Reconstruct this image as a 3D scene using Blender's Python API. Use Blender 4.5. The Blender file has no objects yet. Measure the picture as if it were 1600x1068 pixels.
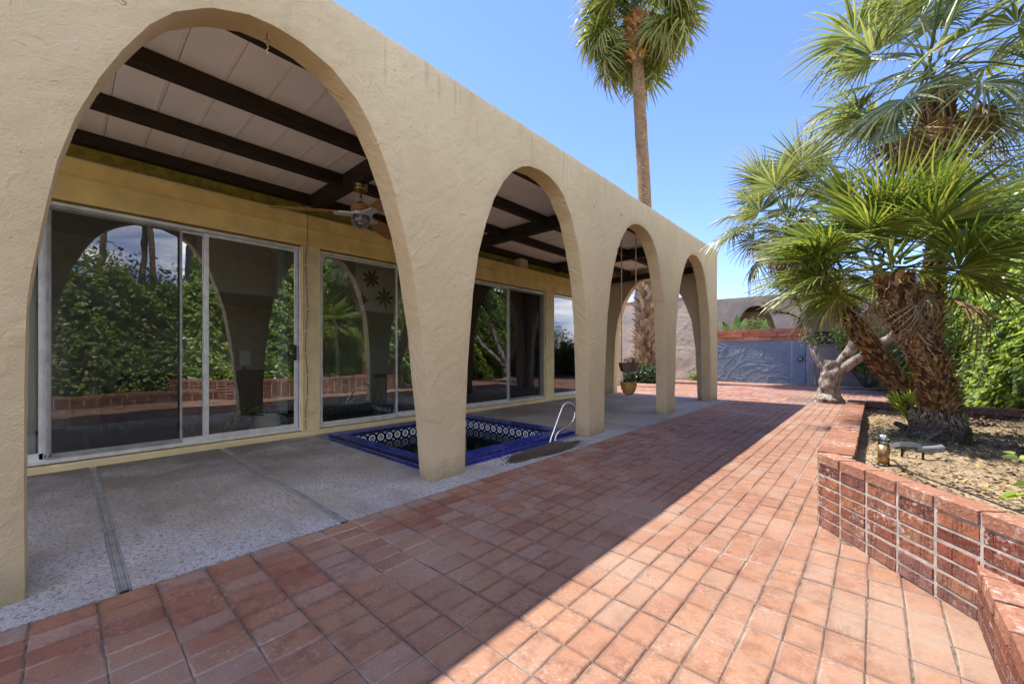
import bpy, math, random, bmesh
import numpy as np
from mathutils import Vector, Matrix, noise as mnoise
from mathutils.geometry import delaunay_2d_cdt
R = math.radians
random.seed(7)
rng = np.random.default_rng(7)
sc = bpy.context.scene
C = sc.collection

# ------------------------------------------------------------------ camera, sky, sun, exposure
cam_d = bpy.data.cameras.new('camera'); cam = bpy.data.objects.new('camera', cam_d); C.objects.link(cam)
cam.location = (0, 0, 1.1); cam.rotation_euler = (R(90), 0, R(41.99))
cam_d.sensor_width = 36; cam_d.lens = 36*630/1600; cam_d.shift_y = 19/1600
cam_d.clip_start = 0.02; cam_d.clip_end = 2000
sc.camera = cam

SUN = Vector((-0.45, -0.06, 0.93)).normalized()      # towards the sun
sun_el = math.asin(SUN.z); sun_az = math.atan2(SUN.x, SUN.y)
world = bpy.data.worlds.new('World'); sc.world = world; world.use_nodes = True
wt = world.node_tree; wt.nodes.clear()
wo = wt.nodes.new('ShaderNodeOutputWorld'); wb = wt.nodes.new('ShaderNodeBackground')
sky = wt.nodes.new('ShaderNodeTexSky'); sky.sky_type = 'NISHITA'; sky.sun_disc = False
sky.sun_elevation = sun_el; sky.sun_rotation = sun_az; sky.air_density = 1.0; sky.dust_density = 0.0; sky.ozone_density = 5.0
wb.inputs['Strength'].default_value = 0.085
# broken east cloud, mirrored in the glass, made brighter and wider to fill shade
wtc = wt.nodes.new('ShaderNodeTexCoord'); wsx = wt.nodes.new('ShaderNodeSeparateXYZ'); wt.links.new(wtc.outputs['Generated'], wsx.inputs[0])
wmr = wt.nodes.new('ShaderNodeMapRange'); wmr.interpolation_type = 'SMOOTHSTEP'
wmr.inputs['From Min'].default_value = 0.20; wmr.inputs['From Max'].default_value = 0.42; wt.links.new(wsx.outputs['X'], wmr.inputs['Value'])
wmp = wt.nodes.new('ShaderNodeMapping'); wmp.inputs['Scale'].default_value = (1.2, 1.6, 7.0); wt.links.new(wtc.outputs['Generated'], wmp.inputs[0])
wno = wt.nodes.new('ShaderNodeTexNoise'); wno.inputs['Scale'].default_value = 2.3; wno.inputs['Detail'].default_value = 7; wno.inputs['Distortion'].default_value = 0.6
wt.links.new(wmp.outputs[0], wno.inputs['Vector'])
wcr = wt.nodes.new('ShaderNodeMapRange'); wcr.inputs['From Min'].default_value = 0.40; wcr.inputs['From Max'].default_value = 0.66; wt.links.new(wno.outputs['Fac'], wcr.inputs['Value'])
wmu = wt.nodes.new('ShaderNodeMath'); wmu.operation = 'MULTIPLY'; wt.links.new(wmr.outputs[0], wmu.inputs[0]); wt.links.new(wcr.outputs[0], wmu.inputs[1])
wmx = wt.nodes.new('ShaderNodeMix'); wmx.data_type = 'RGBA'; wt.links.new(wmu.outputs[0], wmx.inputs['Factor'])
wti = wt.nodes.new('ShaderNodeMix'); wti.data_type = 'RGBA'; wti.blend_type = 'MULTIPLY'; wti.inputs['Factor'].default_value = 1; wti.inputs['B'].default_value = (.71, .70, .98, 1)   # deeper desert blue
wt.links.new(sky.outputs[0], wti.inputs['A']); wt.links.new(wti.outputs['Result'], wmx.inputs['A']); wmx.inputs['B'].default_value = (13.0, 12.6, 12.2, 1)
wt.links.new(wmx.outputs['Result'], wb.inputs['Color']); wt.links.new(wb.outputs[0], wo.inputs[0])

sl = bpy.data.lights.new('sun', 'SUN'); sl.energy = 2.05; sl.angle = R(0.5); sl.color = (1.0, 0.95, 0.87)
so = bpy.data.objects.new('sun', sl); C.objects.link(so); so.rotation_euler = SUN.to_track_quat('Z', 'Y').to_euler()
so.location = (-8, 0, 20)

sc.view_settings.view_transform = 'Standard'; sc.view_settings.look = 'None'
sc.view_settings.exposure = 2.18; sc.view_settings.gamma = 1.0
sc.view_settings.use_curve_mapping = False
sc.cycles.max_bounces = 14; sc.cycles.diffuse_bounces = 8; sc.cycles.glossy_bounces = 6; sc.cycles.transparent_max_bounces = 16; sc.cycles.transmission_bounces = 8

# ------------------------------------------------------------------ object helpers
def tag(o, label=None, cat=None, group=None, kind=None):
    if label: o['label'] = label
    if cat: o['category'] = cat
    if group: o['group'] = group
    if kind: o['kind'] = kind
    return o
def thing(name, label, cat, loc=(0,0,0), group=None):
    o = bpy.data.objects.new(name, None); C.objects.link(o); o.location = loc; o.empty_display_size = 0.1
    return tag(o, label, cat, group)
def link(name, me, m, parent=None, kind=None, label=None, loc=None, rot=None, smooth=None):
    if m is not None:
        if len(me.materials) == 0: me.materials.append(m)
    o = bpy.data.objects.new(name, me); C.objects.link(o)
    if parent is not None:
        o.parent = parent
        base = Vector(parent.location)
        if parent.parent is not None: base = base + Vector(parent.parent.location)
        o.location = (Vector(loc) if loc is not None else Vector((0,0,0))) - base
    elif loc is not None: o.location = loc
    if rot is not None: o.rotation_euler = rot
    if kind: o['kind'] = kind
    if label: o['label'] = label
    return o
class MB:
    def __init__(s): s.v = []; s.f = []
    def add(s, vs, fs):
        n = len(s.v); s.v += [tuple(v) for v in vs]; s.f += [tuple(i+n for i in f) for f in fs]
        return s
    def box(s, x0, x1, y0, y1, z0, z1, b=0.0):
        if x0 > x1: x0, x1 = x1, x0
        if y0 > y1: y0, y1 = y1, y0
        if b <= 0:
            vs = [(x,y,z) for z in (z0,z1) for y in (y0,y1) for x in (x0,x1)]
            fs = [(0,2,3,1),(4,5,7,6),(0,1,5,4),(2,6,7,3),(0,4,6,2),(1,3,7,5)]
            return s.add(vs, fs)
        bm = bmesh.new(); bmesh.ops.create_cube(bm, size=1)
        bmesh.ops.scale(bm, vec=(x1-x0, y1-y0, z1-z0), verts=bm.verts)
        bmesh.ops.bevel(bm, geom=bm.edges[:], offset=b, segments=1, affect='EDGES', profile=.5)
        bmesh.ops.translate(bm, vec=((x0+x1)/2,(y0+y1)/2,(z0+z1)/2), verts=bm.verts)
        bm.verts.index_update()
        s.add([v.co[:] for v in bm.verts], [[v.index for v in f.verts] for f in bm.faces]); bm.free()
        return s
    def obox(s, c, ax, ay, az, hx, hy, hz):          # oriented box, half sizes
        c = Vector(c); vs = []
        for k in (-1,1):
            for j in (-1,1):
                for i in (-1,1): vs.append(c + ax*hx*i + ay*hy*j + az*hz*k)
        return s.add(vs, [(0,2,3,1),(4,5,7,6),(0,1,5,4),(2,6,7,3),(0,4,6,2),(1,3,7,5)])
    def tube(s, pts, rad, n=10, caps=True, wob=0.0, seed=0, wfreq=6.0):
        pts = [Vector(p) for p in pts]; rings = []
        if not hasattr(rad, '__len__'): rad = [rad]*len(pts)
        up = None; vs = []
        for i, p in enumerate(pts):
            t = (pts[min(i+1,len(pts)-1)] - pts[max(i-1,0)]).normalized()
            if up is None:
                a = Vector((0,0,1)) if abs(t.z) < .9 else Vector((1,0,0)); up = (a - t*a.dot(t)).normalized()
            up = (up - t*up.dot(t)).normalized(); w = t.cross(up)
            for k in range(n):
                an = 2*math.pi*k/n; r = rad[i]
                d = up*math.cos(an) + w*math.sin(an)
                if wob: r *= 1 + wob*mnoise.noise((p + d*rad[i])*wfreq + Vector((seed*7.1,0,0)))
                vs.append(p + d*r)
        fs = []
        for i in range(len(pts)-1):
            for k in range(n):
                a = i*n+k; b = i*n+(k+1)%n; fs.append((a, b, b+n, a+n))
        if caps: fs.append(tuple(range(n-1,-1,-1))); fs.append(tuple((len(pts)-1)*n+k for k in range(n)))
        return s.add(vs, fs)
    def lathe(s, c, prof, n=24, axis='z'):
        vs = []; fs = []
        for r, z in prof:
            for k in range(n):
                a = 2*math.pi*k/n; vs.append((c[0]+r*math.cos(a), c[1]+r*math.sin(a), c[2]+z))
        for i in range(len(prof)-1):
            for k in range(n):
                a = i*n+k; b = i*n+(k+1)%n; fs.append((a,b,b+n,a+n))
        fs.append(tuple(range(n-1,-1,-1))); fs.append(tuple((len(prof)-1)*n+k for k in range(n)))
        return s.add(vs, fs)
    def mesh(s, name, smooth=False):
        me = bpy.data.meshes.new(name); me.from_pydata(s.v, [], s.f); me.update()
        if smooth: me.polygons.foreach_set('use_smooth', [True]*len(me.polygons))
        return me
    def build(s, name, m, parent=None, smooth=False, **k):
        return link(name, s.mesh(name, smooth), m, parent, **k)
def smooth_pts(p, n=6):
    p = [Vector(q) for q in p]; out = []
    for i in range(len(p)-1):
        p0 = p[max(i-1,0)]; p1 = p[i]; p2 = p[i+1]; p3 = p[min(i+2,len(p)-1)]
        for k in range(n):
            t = k/n
            out.append(0.5*((2*p1)+(p2-p0)*t+(2*p0-5*p1+4*p2-p3)*t*t+(3*p1-p0-3*p2+p3)*t**3))
    out.append(p[-1]); return out
def copy_tree(o, parent=None):
    c = o.copy(); C.objects.link(c); c.parent = parent
    for ch in list(o.children): copy_tree(ch, c)
    return c

# ------------------------------------------------------------------ material helpers
class T:
    def __init__(s, name, rough=.8, metal=0., spec=.3):
        s.m = bpy.data.materials.new(name); s.m.use_nodes = True; s.t = s.m.node_tree; s.n = s.t.nodes; s.l = s.t.links
        s.b = s.n['Principled BSDF']; s.b.inputs['Roughness'].default_value = rough; s.b.inputs['Metallic'].default_value = metal
        s.b.inputs['Specular IOR Level'].default_value = spec
        s.geo = s.n.new('ShaderNodeNewGeometry')
    def pos(s): return s.geo.outputs['Position']
    def setv(s, inp, v):
        if hasattr(v, 'is_output'): s.l.new(v, inp)
        elif v is not None:
            if inp.type == 'RGBA' and len(v) == 3: v = (*v, 1)
            inp.default_value = v
    def map(s, vec=None, scale=(1,1,1), rot=(0,0,0), loc=(0,0,0)):
        n = s.n.new('ShaderNodeMapping'); s.l.new(vec if vec is not None else s.pos(), n.inputs[0])
        n.inputs['Scale'].default_value = scale; n.inputs['Rotation'].default_value = rot; n.inputs['Location'].default_value = loc
        return n.outputs[0]
    def noise(s, scale, detail=4, vec=None, dist=0., rough=.55):
        n = s.n.new('ShaderNodeTexNoise'); n.inputs['Scale'].default_value = scale; n.inputs['Detail'].default_value = detail
        n.inputs['Distortion'].default_value = dist; n.inputs['Roughness'].default_value = rough
        s.l.new(vec if vec is not None else s.pos(), n.inputs['Vector']); return n.outputs['Fac']
    def vor(s, scale, vec=None, feat='F1', out='Distance', rnd=1.):
        n = s.n.new('ShaderNodeTexVoronoi'); n.feature = feat; n.inputs['Scale'].default_value = scale; n.inputs['Randomness'].default_value = rnd
        s.l.new(vec if vec is not None else s.pos(), n.inputs['Vector']); return n.outputs[out]
    def wave(s, scale, vec=None, dist=2., detail=2., dsc=1., dirn='X', prof='SIN'):
        n = s.n.new('ShaderNodeTexWave'); n.bands_direction = dirn; n.wave_profile = prof
        n.inputs['Scale'].default_value = scale; n.inputs['Distortion'].default_value = dist; n.inputs['Detail'].default_value = detail; n.inputs['Detail Scale'].default_value = dsc
        s.l.new(vec if vec is not None else s.pos(), n.inputs['Vector']); return n.outputs['Fac']
    def mr(s, v, a, b, c=0., d=1.):
        n = s.n.new('ShaderNodeMapRange'); s.l.new(v, n.inputs[0])
        for i, x in zip((1,2,3,4), (a,b,c,d)): n.inputs[i].default_value = x
        return n.outputs[0]
    def math(s, op, a, b=None):
        n = s.n.new('ShaderNodeMath'); n.operation = op; s.setv(n.inputs[0], a); s.setv(n.inputs[1], b); return n.outputs[0]
    def mix(s, f, a, b, mode='MIX'):
        n = s.n.new('ShaderNodeMix'); n.data_type = 'RGBA'; n.blend_type = mode
        s.setv(n.inputs['Factor'], f); s.setv(n.inputs['A'], a); s.setv(n.inputs['B'], b); return n.outputs['Result']
    def ramp(s, f, stops, interp='LINEAR'):
        n = s.n.new('ShaderNodeValToRGB'); s.l.new(f, n.inputs[0]); r = n.color_ramp; r.interpolation = interp
        while len(r.elements) < len(stops): r.elements.new(.5)
        for e, (p, c) in zip(r.elements, stops): e.position = p; e.color = (*c, 1)
        return n.outputs[0]
    def rnd(s):       # random per object and per loose piece
        oi = s.n.new('ShaderNodeObjectInfo'); a = s.math('ADD', oi.outputs['Random'], s.geo.outputs['Random Per Island']); return s.math('FRACT', a)
    def objrnd(s): return s.n.new('ShaderNodeObjectInfo').outputs['Random']
    def island(s): return s.geo.outputs['Random Per Island']
    def tc(s, o): return s.n.new('ShaderNodeTexCoord').outputs[o]
    def col(s, c): s.setv(s.b.inputs['Base Color'], c); return s
    def rough(s, v): s.setv(s.b.inputs['Roughness'], v); return s
    def bump(s, h, strength=.5, dist=.01, prev=None):
        n = s.n.new('ShaderNodeBump'); n.inputs['Strength'].default_value = strength; n.inputs['Distance'].default_value = dist
        s.l.new(h, n.inputs['Height'])
        if prev is not None: s.l.new(prev, n.inputs['Normal'])
        s.l.new(n.outputs[0], s.b.inputs['Normal']); return n.outputs[0]

def m_plain(name, c, rough=.6, metal=0., var=.12, sc_=8., bump=.15, spec=.4):
    t = T(name, rough, metal, spec); n = t.noise(sc_, 5)
    t.col(t.mix(t.mr(n, .35, .65), tuple(x*(1-var) for x in c), tuple(min(1, x*(1+var)) for x in c)))
    if bump: t.bump(t.noise(sc_*8, 3), bump, .002)
    t.rough(t.mr(t.noise(sc_*1.7, 3), .3, .7, max(.02, rough-.08), min(1, rough+.08)))
    return t.m

def m_stucco(name, c, c2, mark=(.16,.11,.06), marks=1., wash=None, bumpk=1.):
    t = T(name, .92, 0, .15)
    big = t.noise(.9, 5); med = t.noise(5, 5, dist=.8)
    base = t.mix(t.mr(big, .35, .65), c, c2)
    base = t.mix(t.mr(med, .3, .75, 0., .32), base, tuple(x*.80 for x in c))
    stv = t.map(scale=(3.0, 3.0, .35))
    base = t.mix(t.mr(t.noise(1.6, 4, stv), .48, .72, 0., .30), base, tuple(x*.86 for x in c2))
    # dirt caught in trowel scratches: thin arcs, present only in patches
    ar = t.math('ABSOLUTE', t.math('SUBTRACT', t.noise(1.9, 2, dist=1.4), .5))
    thin = t.mr(ar, .0015, .006, 1., 0.)
    patch = t.mr(t.noise(3.2, 2, t.map(loc=(7, 3, 1))), .50, .60)
    patch2 = t.mr(t.noise(26, 3), .42, .6)
    sp = t.mr(t.noise(34, 4, t.map(loc=(3,3,3))), .64, .70)
    spm = t.mr(t.noise(2.2, 3, t.map(loc=(1,8,2))), .54, .64)
    patch3 = t.mr(t.noise(6.5, 3, t.map(loc=(2, 7, 5))), .52, .60)
    patch3 = t.math('MULTIPLY', patch3, t.mr(t.noise(5.1, 2, t.map(loc=(6,0,9), scale=(1,1,.5))), .46, .56))
    d = t.math('MULTIPLY', t.math('MULTIPLY', t.math('MULTIPLY', thin, patch), patch2), patch3)
    d = t.math('MAXIMUM', d, t.math('MULTIPLY', t.math('MULTIPLY', sp, spm), .8))
    d = t.math('MULTIPLY', d, .8*marks)
    base = t.mix(d, base, mark)
    sz = t.n.new('ShaderNodeSeparateXYZ'); t.l.new(t.pos(), sz.inputs[0])
    spl = t.math('ADD', sz.outputs['Z'], t.math('MULTIPLY', t.math('SUBTRACT', t.noise(9, 6, rough=.7), .5), .35))
    base = t.mix(t.mr(spl, -.06, .20, .75, 0.), base, tuple(x*.52 for x in c))
    drip = t.math('MULTIPLY', t.mr(t.noise(5, 4, t.map(scale=(4,4,.25), loc=(5,5,5))), .56, .66), t.mr(sz.outputs['Z'], 3.0, 3.6, 0., .38))
    t.col(t.mix(drip, base, tuple(x*.5 for x in c)))
    tr = t.wave(3.2, t.map(rot=(.3,.5,.7)), 9, 3, 1.6)
    h = t.math('ADD', t.math('MULTIPLY', tr, .16), t.math('MULTIPLY', t.noise(85, 6, rough=.7), .62))
    h = t.math('ADD', h, t.math('MULTIPLY', t.noise(6, 5, dist=1.2), .55))
    rg = t.mr(t.math('ABSOLUTE', t.math('SUBTRACT', t.noise(1.3, 3, t.map(loc=(9,2,4)), 1.1), .5)), 0., .02, 1., 0.)
    h = t.math('ADD', h, t.math('MULTIPLY', t.math('MULTIPLY', rg, t.mr(t.noise(2.7, 3, t.map(loc=(1,1,6))), .5, .6)), .32))
    h = t.math('SUBTRACT', h, t.math('MULTIPLY', t.math('MULTIPLY', t.math('MULTIPLY', thin, patch), patch3), .3))
    t.bump(h, .95*bumpk, .015)
    return t.m

M = {}
M['stucco'] = m_stucco('cream_stucco', (.57,.465,.305), (.63,.53,.36))
M['stucco_soffit'] = m_stucco('bounce_tinted_stucco', (.74,.56,.30), (.77,.60,.35), marks=.35)  # same cream stucco, with the pavers' warm bounce tinted into its colour
M['stucco_far'] = m_stucco('beige_stucco', (.52,.45,.33), (.58,.50,.36), bumpk=1.5)
M['stucco_gray'] = m_stucco('taupe_stucco', (.26,.22,.18), (.30,.26,.21), bumpk=1.3)
M['fascia'] = m_plain('ochre_paint', (.80,.60,.23), .62, var=.12, sc_=3.5)
M['pilaster'] = m_plain('sand_paint', (.70,.58,.33), .7, var=.10, sc_=4)
M['olive'] = m_plain('olive_paint', (.34,.30,.07), .8, var=.3, sc_=14)
M['plank'] = m_plain('bounce_tinted_white_paint', (.92,.83,.70), .7, var=.05, sc_=2.2, bump=.1)  # white planks with the warm bounce light put into their colour
M['alu'] = m_plain('aluminium', (.74,.74,.74), .42, .35, var=.12, sc_=9)
M['alu_dark'] = m_plain('dull_aluminium', (.40,.39,.38), .5, .4, var=.2, sc_=9)
M['chrome'] = m_plain('brushed_steel', (.72,.72,.72), .18, 1., var=.05, bump=0)
M['brass'] = m_plain('antique_brass', (.36,.26,.12), .28, 1., var=.25, bump=0)
M['black'] = m_plain('black_plastic', (.015,.015,.016), .45)
M['white'] = m_plain('white_paint', (.72,.71,.68), .6, var=.05)
M['rope'] = m_plain('weathered_rope', (.32,.30,.27), .9, var=.3, sc_=60)
M['darkcord'] = m_plain('brown_cord', (.10,.07,.045), .8)
M['metal_grey'] = m_plain('grey_fixture', (.24,.25,.27), .45, .3, var=.15)
M['roofing'] = m_plain('roof_felt', (.33,.31,.28), .9)
M['teal'] = m_plain('bluish_wall_paint', (.45,.56,.56), .7)
M['room'] = m_plain('room_wall_paint', (.72,.70,.66), .8)
M['sofa'] = m_plain('dark_upholstery', (.04,.04,.042), .8)
M['carpet'] = m_plain('dark_green_carpet', (.09,.12,.11), .95, sc_=30, bump=.6)
M['copper'] = m_plain('copper', (.50,.30,.14), .35, .8, var=.2, sc_=14)
M['bowl'] = m_plain('yellow_wood', (.45,.26,.07), .5, var=.35, sc_=20)
M['trough'] = m_plain('brown_clay', (.13,.07,.05), .8, var=.3)
def _beam():
    t = T('dark_stained_wood', .7, 0, .3); v = t.map(scale=(6, 1, 6))
    n = t.noise(9, 6, v, .4); t.col(t.ramp(n, [(.3, (.018,.011,.008)), (.6, (.040,.025,.018)), (.8, (.065,.042,.03))])); t.bump(n, .5, .004); return t.m
M['beam'] = _beam()
def _bladewood():
    t = T('honey_wood', .42, 0, .5); n = t.noise(8, 5, t.map(scale=(1,9,9)), .5)
    t.col(t.ramp(n, [(.3, (.34,.15,.045)), (.7, (.50,.25,.08))])); return t.m
M['blade'] = _bladewood()

def _paver():
    t = T('terracotta_paver', .8, 0, .28)
    r = t.rnd()
    c = t.ramp(r, [(.0,(.25,.095,.065)), (.25,(.32,.135,.085)), (.5,(.38,.19,.11)), (.72,(.34,.165,.115)), (.86,(.38,.245,.185)), (1.,(.31,.215,.19))])
    sxp = t.n.new('ShaderNodeSeparateXYZ'); t.l.new(t.pos(), sxp.inputs[0])
    even = t.mr(sxp.outputs['X'], -2.2, -1.3, .12, .66); c = t.mix(even, c, (.355,.205,.125))
    fine = t.noise(75, 6, rough=.65); med = t.noise(13, 5, dist=.4); big = t.noise(1.3, 4)
    c = t.mix(t.mr(fine, .36, .70, 0, .6), c, t.mix(1., c, (1.5,1.38,1.25), 'MULTIPLY'))
    c = t.mix(t.mr(med, .48, .70, 0, .75), c, t.mix(1., c, (.62,.52,.48), 'MULTIPLY')); c = t.mix(t.mr(t.noise(.8, 4, t.map(loc=(8,3,0))), .42, .62, 0, .5), c, t.mix(1., c, (.80,.70,.68), 'MULTIPLY'))
    pit = t.mr(t.noise(120, 3), .66, .72, 0, .6); c = t.mix(pit, c, (.10,.055,.035))
    # worn rims: chalky in some areas, dirty in others
    uvn = t.n.new('ShaderNodeUVMap'); su = t.n.new('ShaderNodeSeparateXYZ'); t.l.new(uvn.outputs[0], su.inputs[0])
    eu = t.math('MULTIPLY', t.math('MINIMUM', su.outputs['X'], t.math('SUBTRACT', 1., su.outputs['X'])), .1215)
    ev = t.math('MULTIPLY', t.math('MINIMUM', su.outputs['Y'], t.math('SUBTRACT', 1., su.outputs['Y'])), .195)
    ed = t.math('MINIMUM', eu, ev)
    edn = t.math('ADD', ed, t.math('MULTIPLY', t.math('SUBTRACT', t.noise(48, 5, rough=.7), .5), .034))
    rim = t.mr(edn, .004, .013, 1., 0.)
    zone = t.mr(t.noise(1.5, 4, t.map(loc=(2,5,0))), .50, .62)
    c = t.mix(t.math('MULTIPLY', rim, t.math('MULTIPLY', zone, .55)), c, (.55,.44,.36))
    c = t.mix(t.math('MULTIPLY', t.mr(edn, .003, .022, 1., 0.), t.math('MULTIPLY', t.math('SUBTRACT', 1., zone), .42)), c, (.13,.065,.05))
    # white bloom and footworn chalky patches
    bloom = t.math('MULTIPLY', t.mr(t.noise(62, 8, rough=.72), .52, .64), t.mr(t.noise(5.1, 5, t.map(loc=(4,9,0))), .42, .66, .05, .95))
    c = t.mix(t.math('MULTIPLY', bloom, .6), c, (.58,.47,.42))
    pale = t.math('MULTIPLY', t.mr(t.math('ADD', big, t.math('MULTIPLY', t.math('SUBTRACT', med, .5), .35)), .52, .66, 0, .55), t.mr(fine, .3, .6, .4, 1.)); c = t.mix(pale, c, (.44,.33,.235))
    # spilled mortar near the planter's corner
    dd = t.n.new('ShaderNodeVectorMath'); dd.operation = 'DISTANCE'; t.l.new(t.pos(), dd.inputs[0]); dd.inputs[1].default_value = (.10, 2.30, 0)
    near = t.math('ADD', t.mr(dd.outputs['Value'], .05, .60, .62, 0.), t.math('MULTIPLY', t.math('SUBTRACT', t.noise(7, 6, rough=.7), .5), 1.5))
    c = t.mix(t.mr(near, .12, .6, 0, .5), c, (.40,.31,.225))
    c = t.mix(1., c, (.80,.80,.80), 'MULTIPLY')
    t.col(c); t.rough(t.mr(fine, .3, .7, .62, .9))
    h = t.math('ADD', t.math('MULTIPLY', fine, .5), t.math('MULTIPLY', med, .8)); t.bump(h, .55, .005)
    return t.m
M['paver'] = _paver()
M['bed'] = m_plain('joint_sand', (.15,.11,.08), .95, var=.45, sc_=20, bump=.6)
def _brick(name, stops, groove=True):
    t = T(name, .93, 0, .08)
    r = t.rnd(); c = t.ramp(r, stops)
    med = t.noise(16, 5, dist=.8); fine = t.noise(70, 4)
    c = t.mix(t.mr(fine, .45, .75, 0, .6), c, t.mix(1., c, (.5,.45,.45), 'MULTIPLY'))
    ef = t.math('MULTIPLY', t.mr(t.noise(34, 6, rough=.7), .50, .62), t.mr(t.noise(4.2, 4, t.map(loc=(3,1,2))), .50, .64, 0.06, .85))
    c = t.mix(ef, c, (.56,.47,.40)); szb = t.n.new('ShaderNodeSeparateXYZ'); t.l.new(t.pos(), szb.inputs[0]); c = t.mix(t.mr(t.math('ADD', szb.outputs['Z'], t.math('MULTIPLY', med, .15)), .08, .26, .45, 0.), c, (.24,.16,.14))
    t.col(c)
    h = t.math('ADD', t.math('MULTIPLY', med, .6), t.math('MULTIPLY', fine, .5))
    if groove:
        g = t.wave(26, t.map(rot=(0,0,0), scale=(1,1,.03)), 2.2, 3, 3, 'DIAGONAL'); h = t.math('ADD', h, t.math('MULTIPLY', g, 1.1))
    t.bump(h, 1., .009); return t.m
M['brick'] = _brick('red_combed_brick', [(0,(.16,.058,.04)),(.35,(.245,.088,.055)),(.65,(.31,.125,.068)),(.85,(.19,.080,.065)),(1,(.33,.15,.08))])
M['brick_cap'] = _brick('red_cap_brick', [(0,(.24,.105,.065)),(.5,(.30,.14,.085)),(1,(.34,.17,.11))], False)
M['coping_brick'] = _brick('orange_slump_brick', [(0,(.40,.14,.07)),(.5,(.48,.19,.095)),(1,(.42,.20,.13))], False)
M['mortar'] = m_plain('mortar', (.40,.35,.29), .95, var=.25, sc_=22, bump=.7)
def _concrete():
    t = T('exposed_aggregate_concrete', .85, 0, .25)
    v = t.vor(120, out='Color'); sp = t.n.new('ShaderNodeSeparateColor'); t.l.new(v, sp.inputs[0])
    c = t.ramp(sp.outputs[0], [(0,(.22,.21,.23)), (.12,(.36,.345,.35)), (.5,(.46,.44,.44)), (.9,(.53,.51,.50)), (1,(.58,.56,.55))])
    big = t.noise(1.1, 5, dist=.4); c = t.mix(t.mr(big, .40, .60, 0, .65), c, (.33,.28,.22))
    c = t.mix(t.mr(t.noise(42, 3), .56, .62, 0, .75), c, (.15,.145,.17))
    st = t.mr(t.noise(1.9, 6, t.map(scale=(.6,1.6,1), loc=(3,1,0))), .52, .66, 0, .5); c = t.mix(st, c, (.22,.175,.135))
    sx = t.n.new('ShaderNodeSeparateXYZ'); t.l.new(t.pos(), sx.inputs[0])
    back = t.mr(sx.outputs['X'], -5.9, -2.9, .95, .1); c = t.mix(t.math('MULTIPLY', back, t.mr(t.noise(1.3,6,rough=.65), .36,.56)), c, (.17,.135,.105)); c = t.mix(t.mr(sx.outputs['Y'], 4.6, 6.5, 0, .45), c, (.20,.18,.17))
    t.col(c); d = t.vor(120); t.bump(t.math('ADD', t.math('MULTIPLY', t.math('SUBTRACT', 1., d), .8), t.math('MULTIPLY', t.noise(28, 4), 1.2)), .8, .006); return t.m
M['concrete'] = _concrete()
M['dirtpatch'] = m_plain('wet_gravel_dirt', (.085,.06,.04), .7, var=.6, sc_=60, bump=1., spec=.5)
def _soil():
    t = T('dry_soil', .95, 0, .1)
    n = t.noise(3, 6); f = t.noise(38, 6)
    c = t.ramp(n, [(.3,(.22,.15,.088)), (.5,(.37,.275,.17)), (.72,(.50,.39,.255))])
    c = t.mix(t.mr(f, .42, .7, 0, .8), c, (.13,.085,.05)); v = t.vor(55); c = t.mix(t.mr(v, .04, .16, .7, 0), c, (.50,.41,.29))
    t.col(c); t.bump(t.math('ADD', f, t.math('MULTIPLY', v, .6)), 1., .02); return t.m
M['soil'] = _soil()
def _bluewall():
    t = T('slate_blue_stucco', .85, 0, .25)
    n = t.noise(2.2, 5); c = t.mix(t.mr(n, .35,.65), (.16,.21,.25), (.20,.25,.29))
    ar = t.math('ABSOLUTE', t.math('SUBTRACT', t.noise(1.1, 3, t.map(scale=(.9,.9,1.7)), 1.8), .5)); ridge = t.mr(ar, .0, .03, 1., 0.)
    sx = t.n.new('ShaderNodeSeparateXYZ'); t.l.new(t.pos(), sx.inputs[0])
    line = t.math('MULTIPLY', t.mr(t.math('ABSOLUTE', t.math('ADD', sx.outputs['X'], 2.26)), .010, .03, .6, 0.), t.mr(t.noise(6, 4), .35, .6, .2, 1.))
    c = t.mix(line, c, (.45,.47,.48)); c = t.mix(t.mr(t.noise(7,5, t.map(scale=(6,6,.5))), .6, .75, 0, .3), c, (.20,.24,.28))
    t.col(c); t.bump(t.math('ADD', t.math('MULTIPLY', ridge, .4), t.math('MULTIPLY', t.noise(16,4), .3)), .6, .03); return t.m
M['bluewall'] = _bluewall()
def _glaze():
    t = T('cobalt_glazed_tile', .16, 0, .6); r = t.rnd()
    t.col(t.ramp(r, [(0,(.008,.016,.14)), (.5,(.014,.028,.26)), (1,(.010,.024,.20))])); t.bump(t.noise(20, 3), .2, .003); t.rough(t.mr(t.noise(9,3), .35,.65,.22,.42)); return t.m
M['glaze'] = _glaze()
M['poolfloor'] = m_plain('pool_plaster', (.03,.085,.115), .6, var=.3, sc_=3)
M['grout'] = m_plain('pale_grout', (.26,.27,.30), .9)
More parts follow.
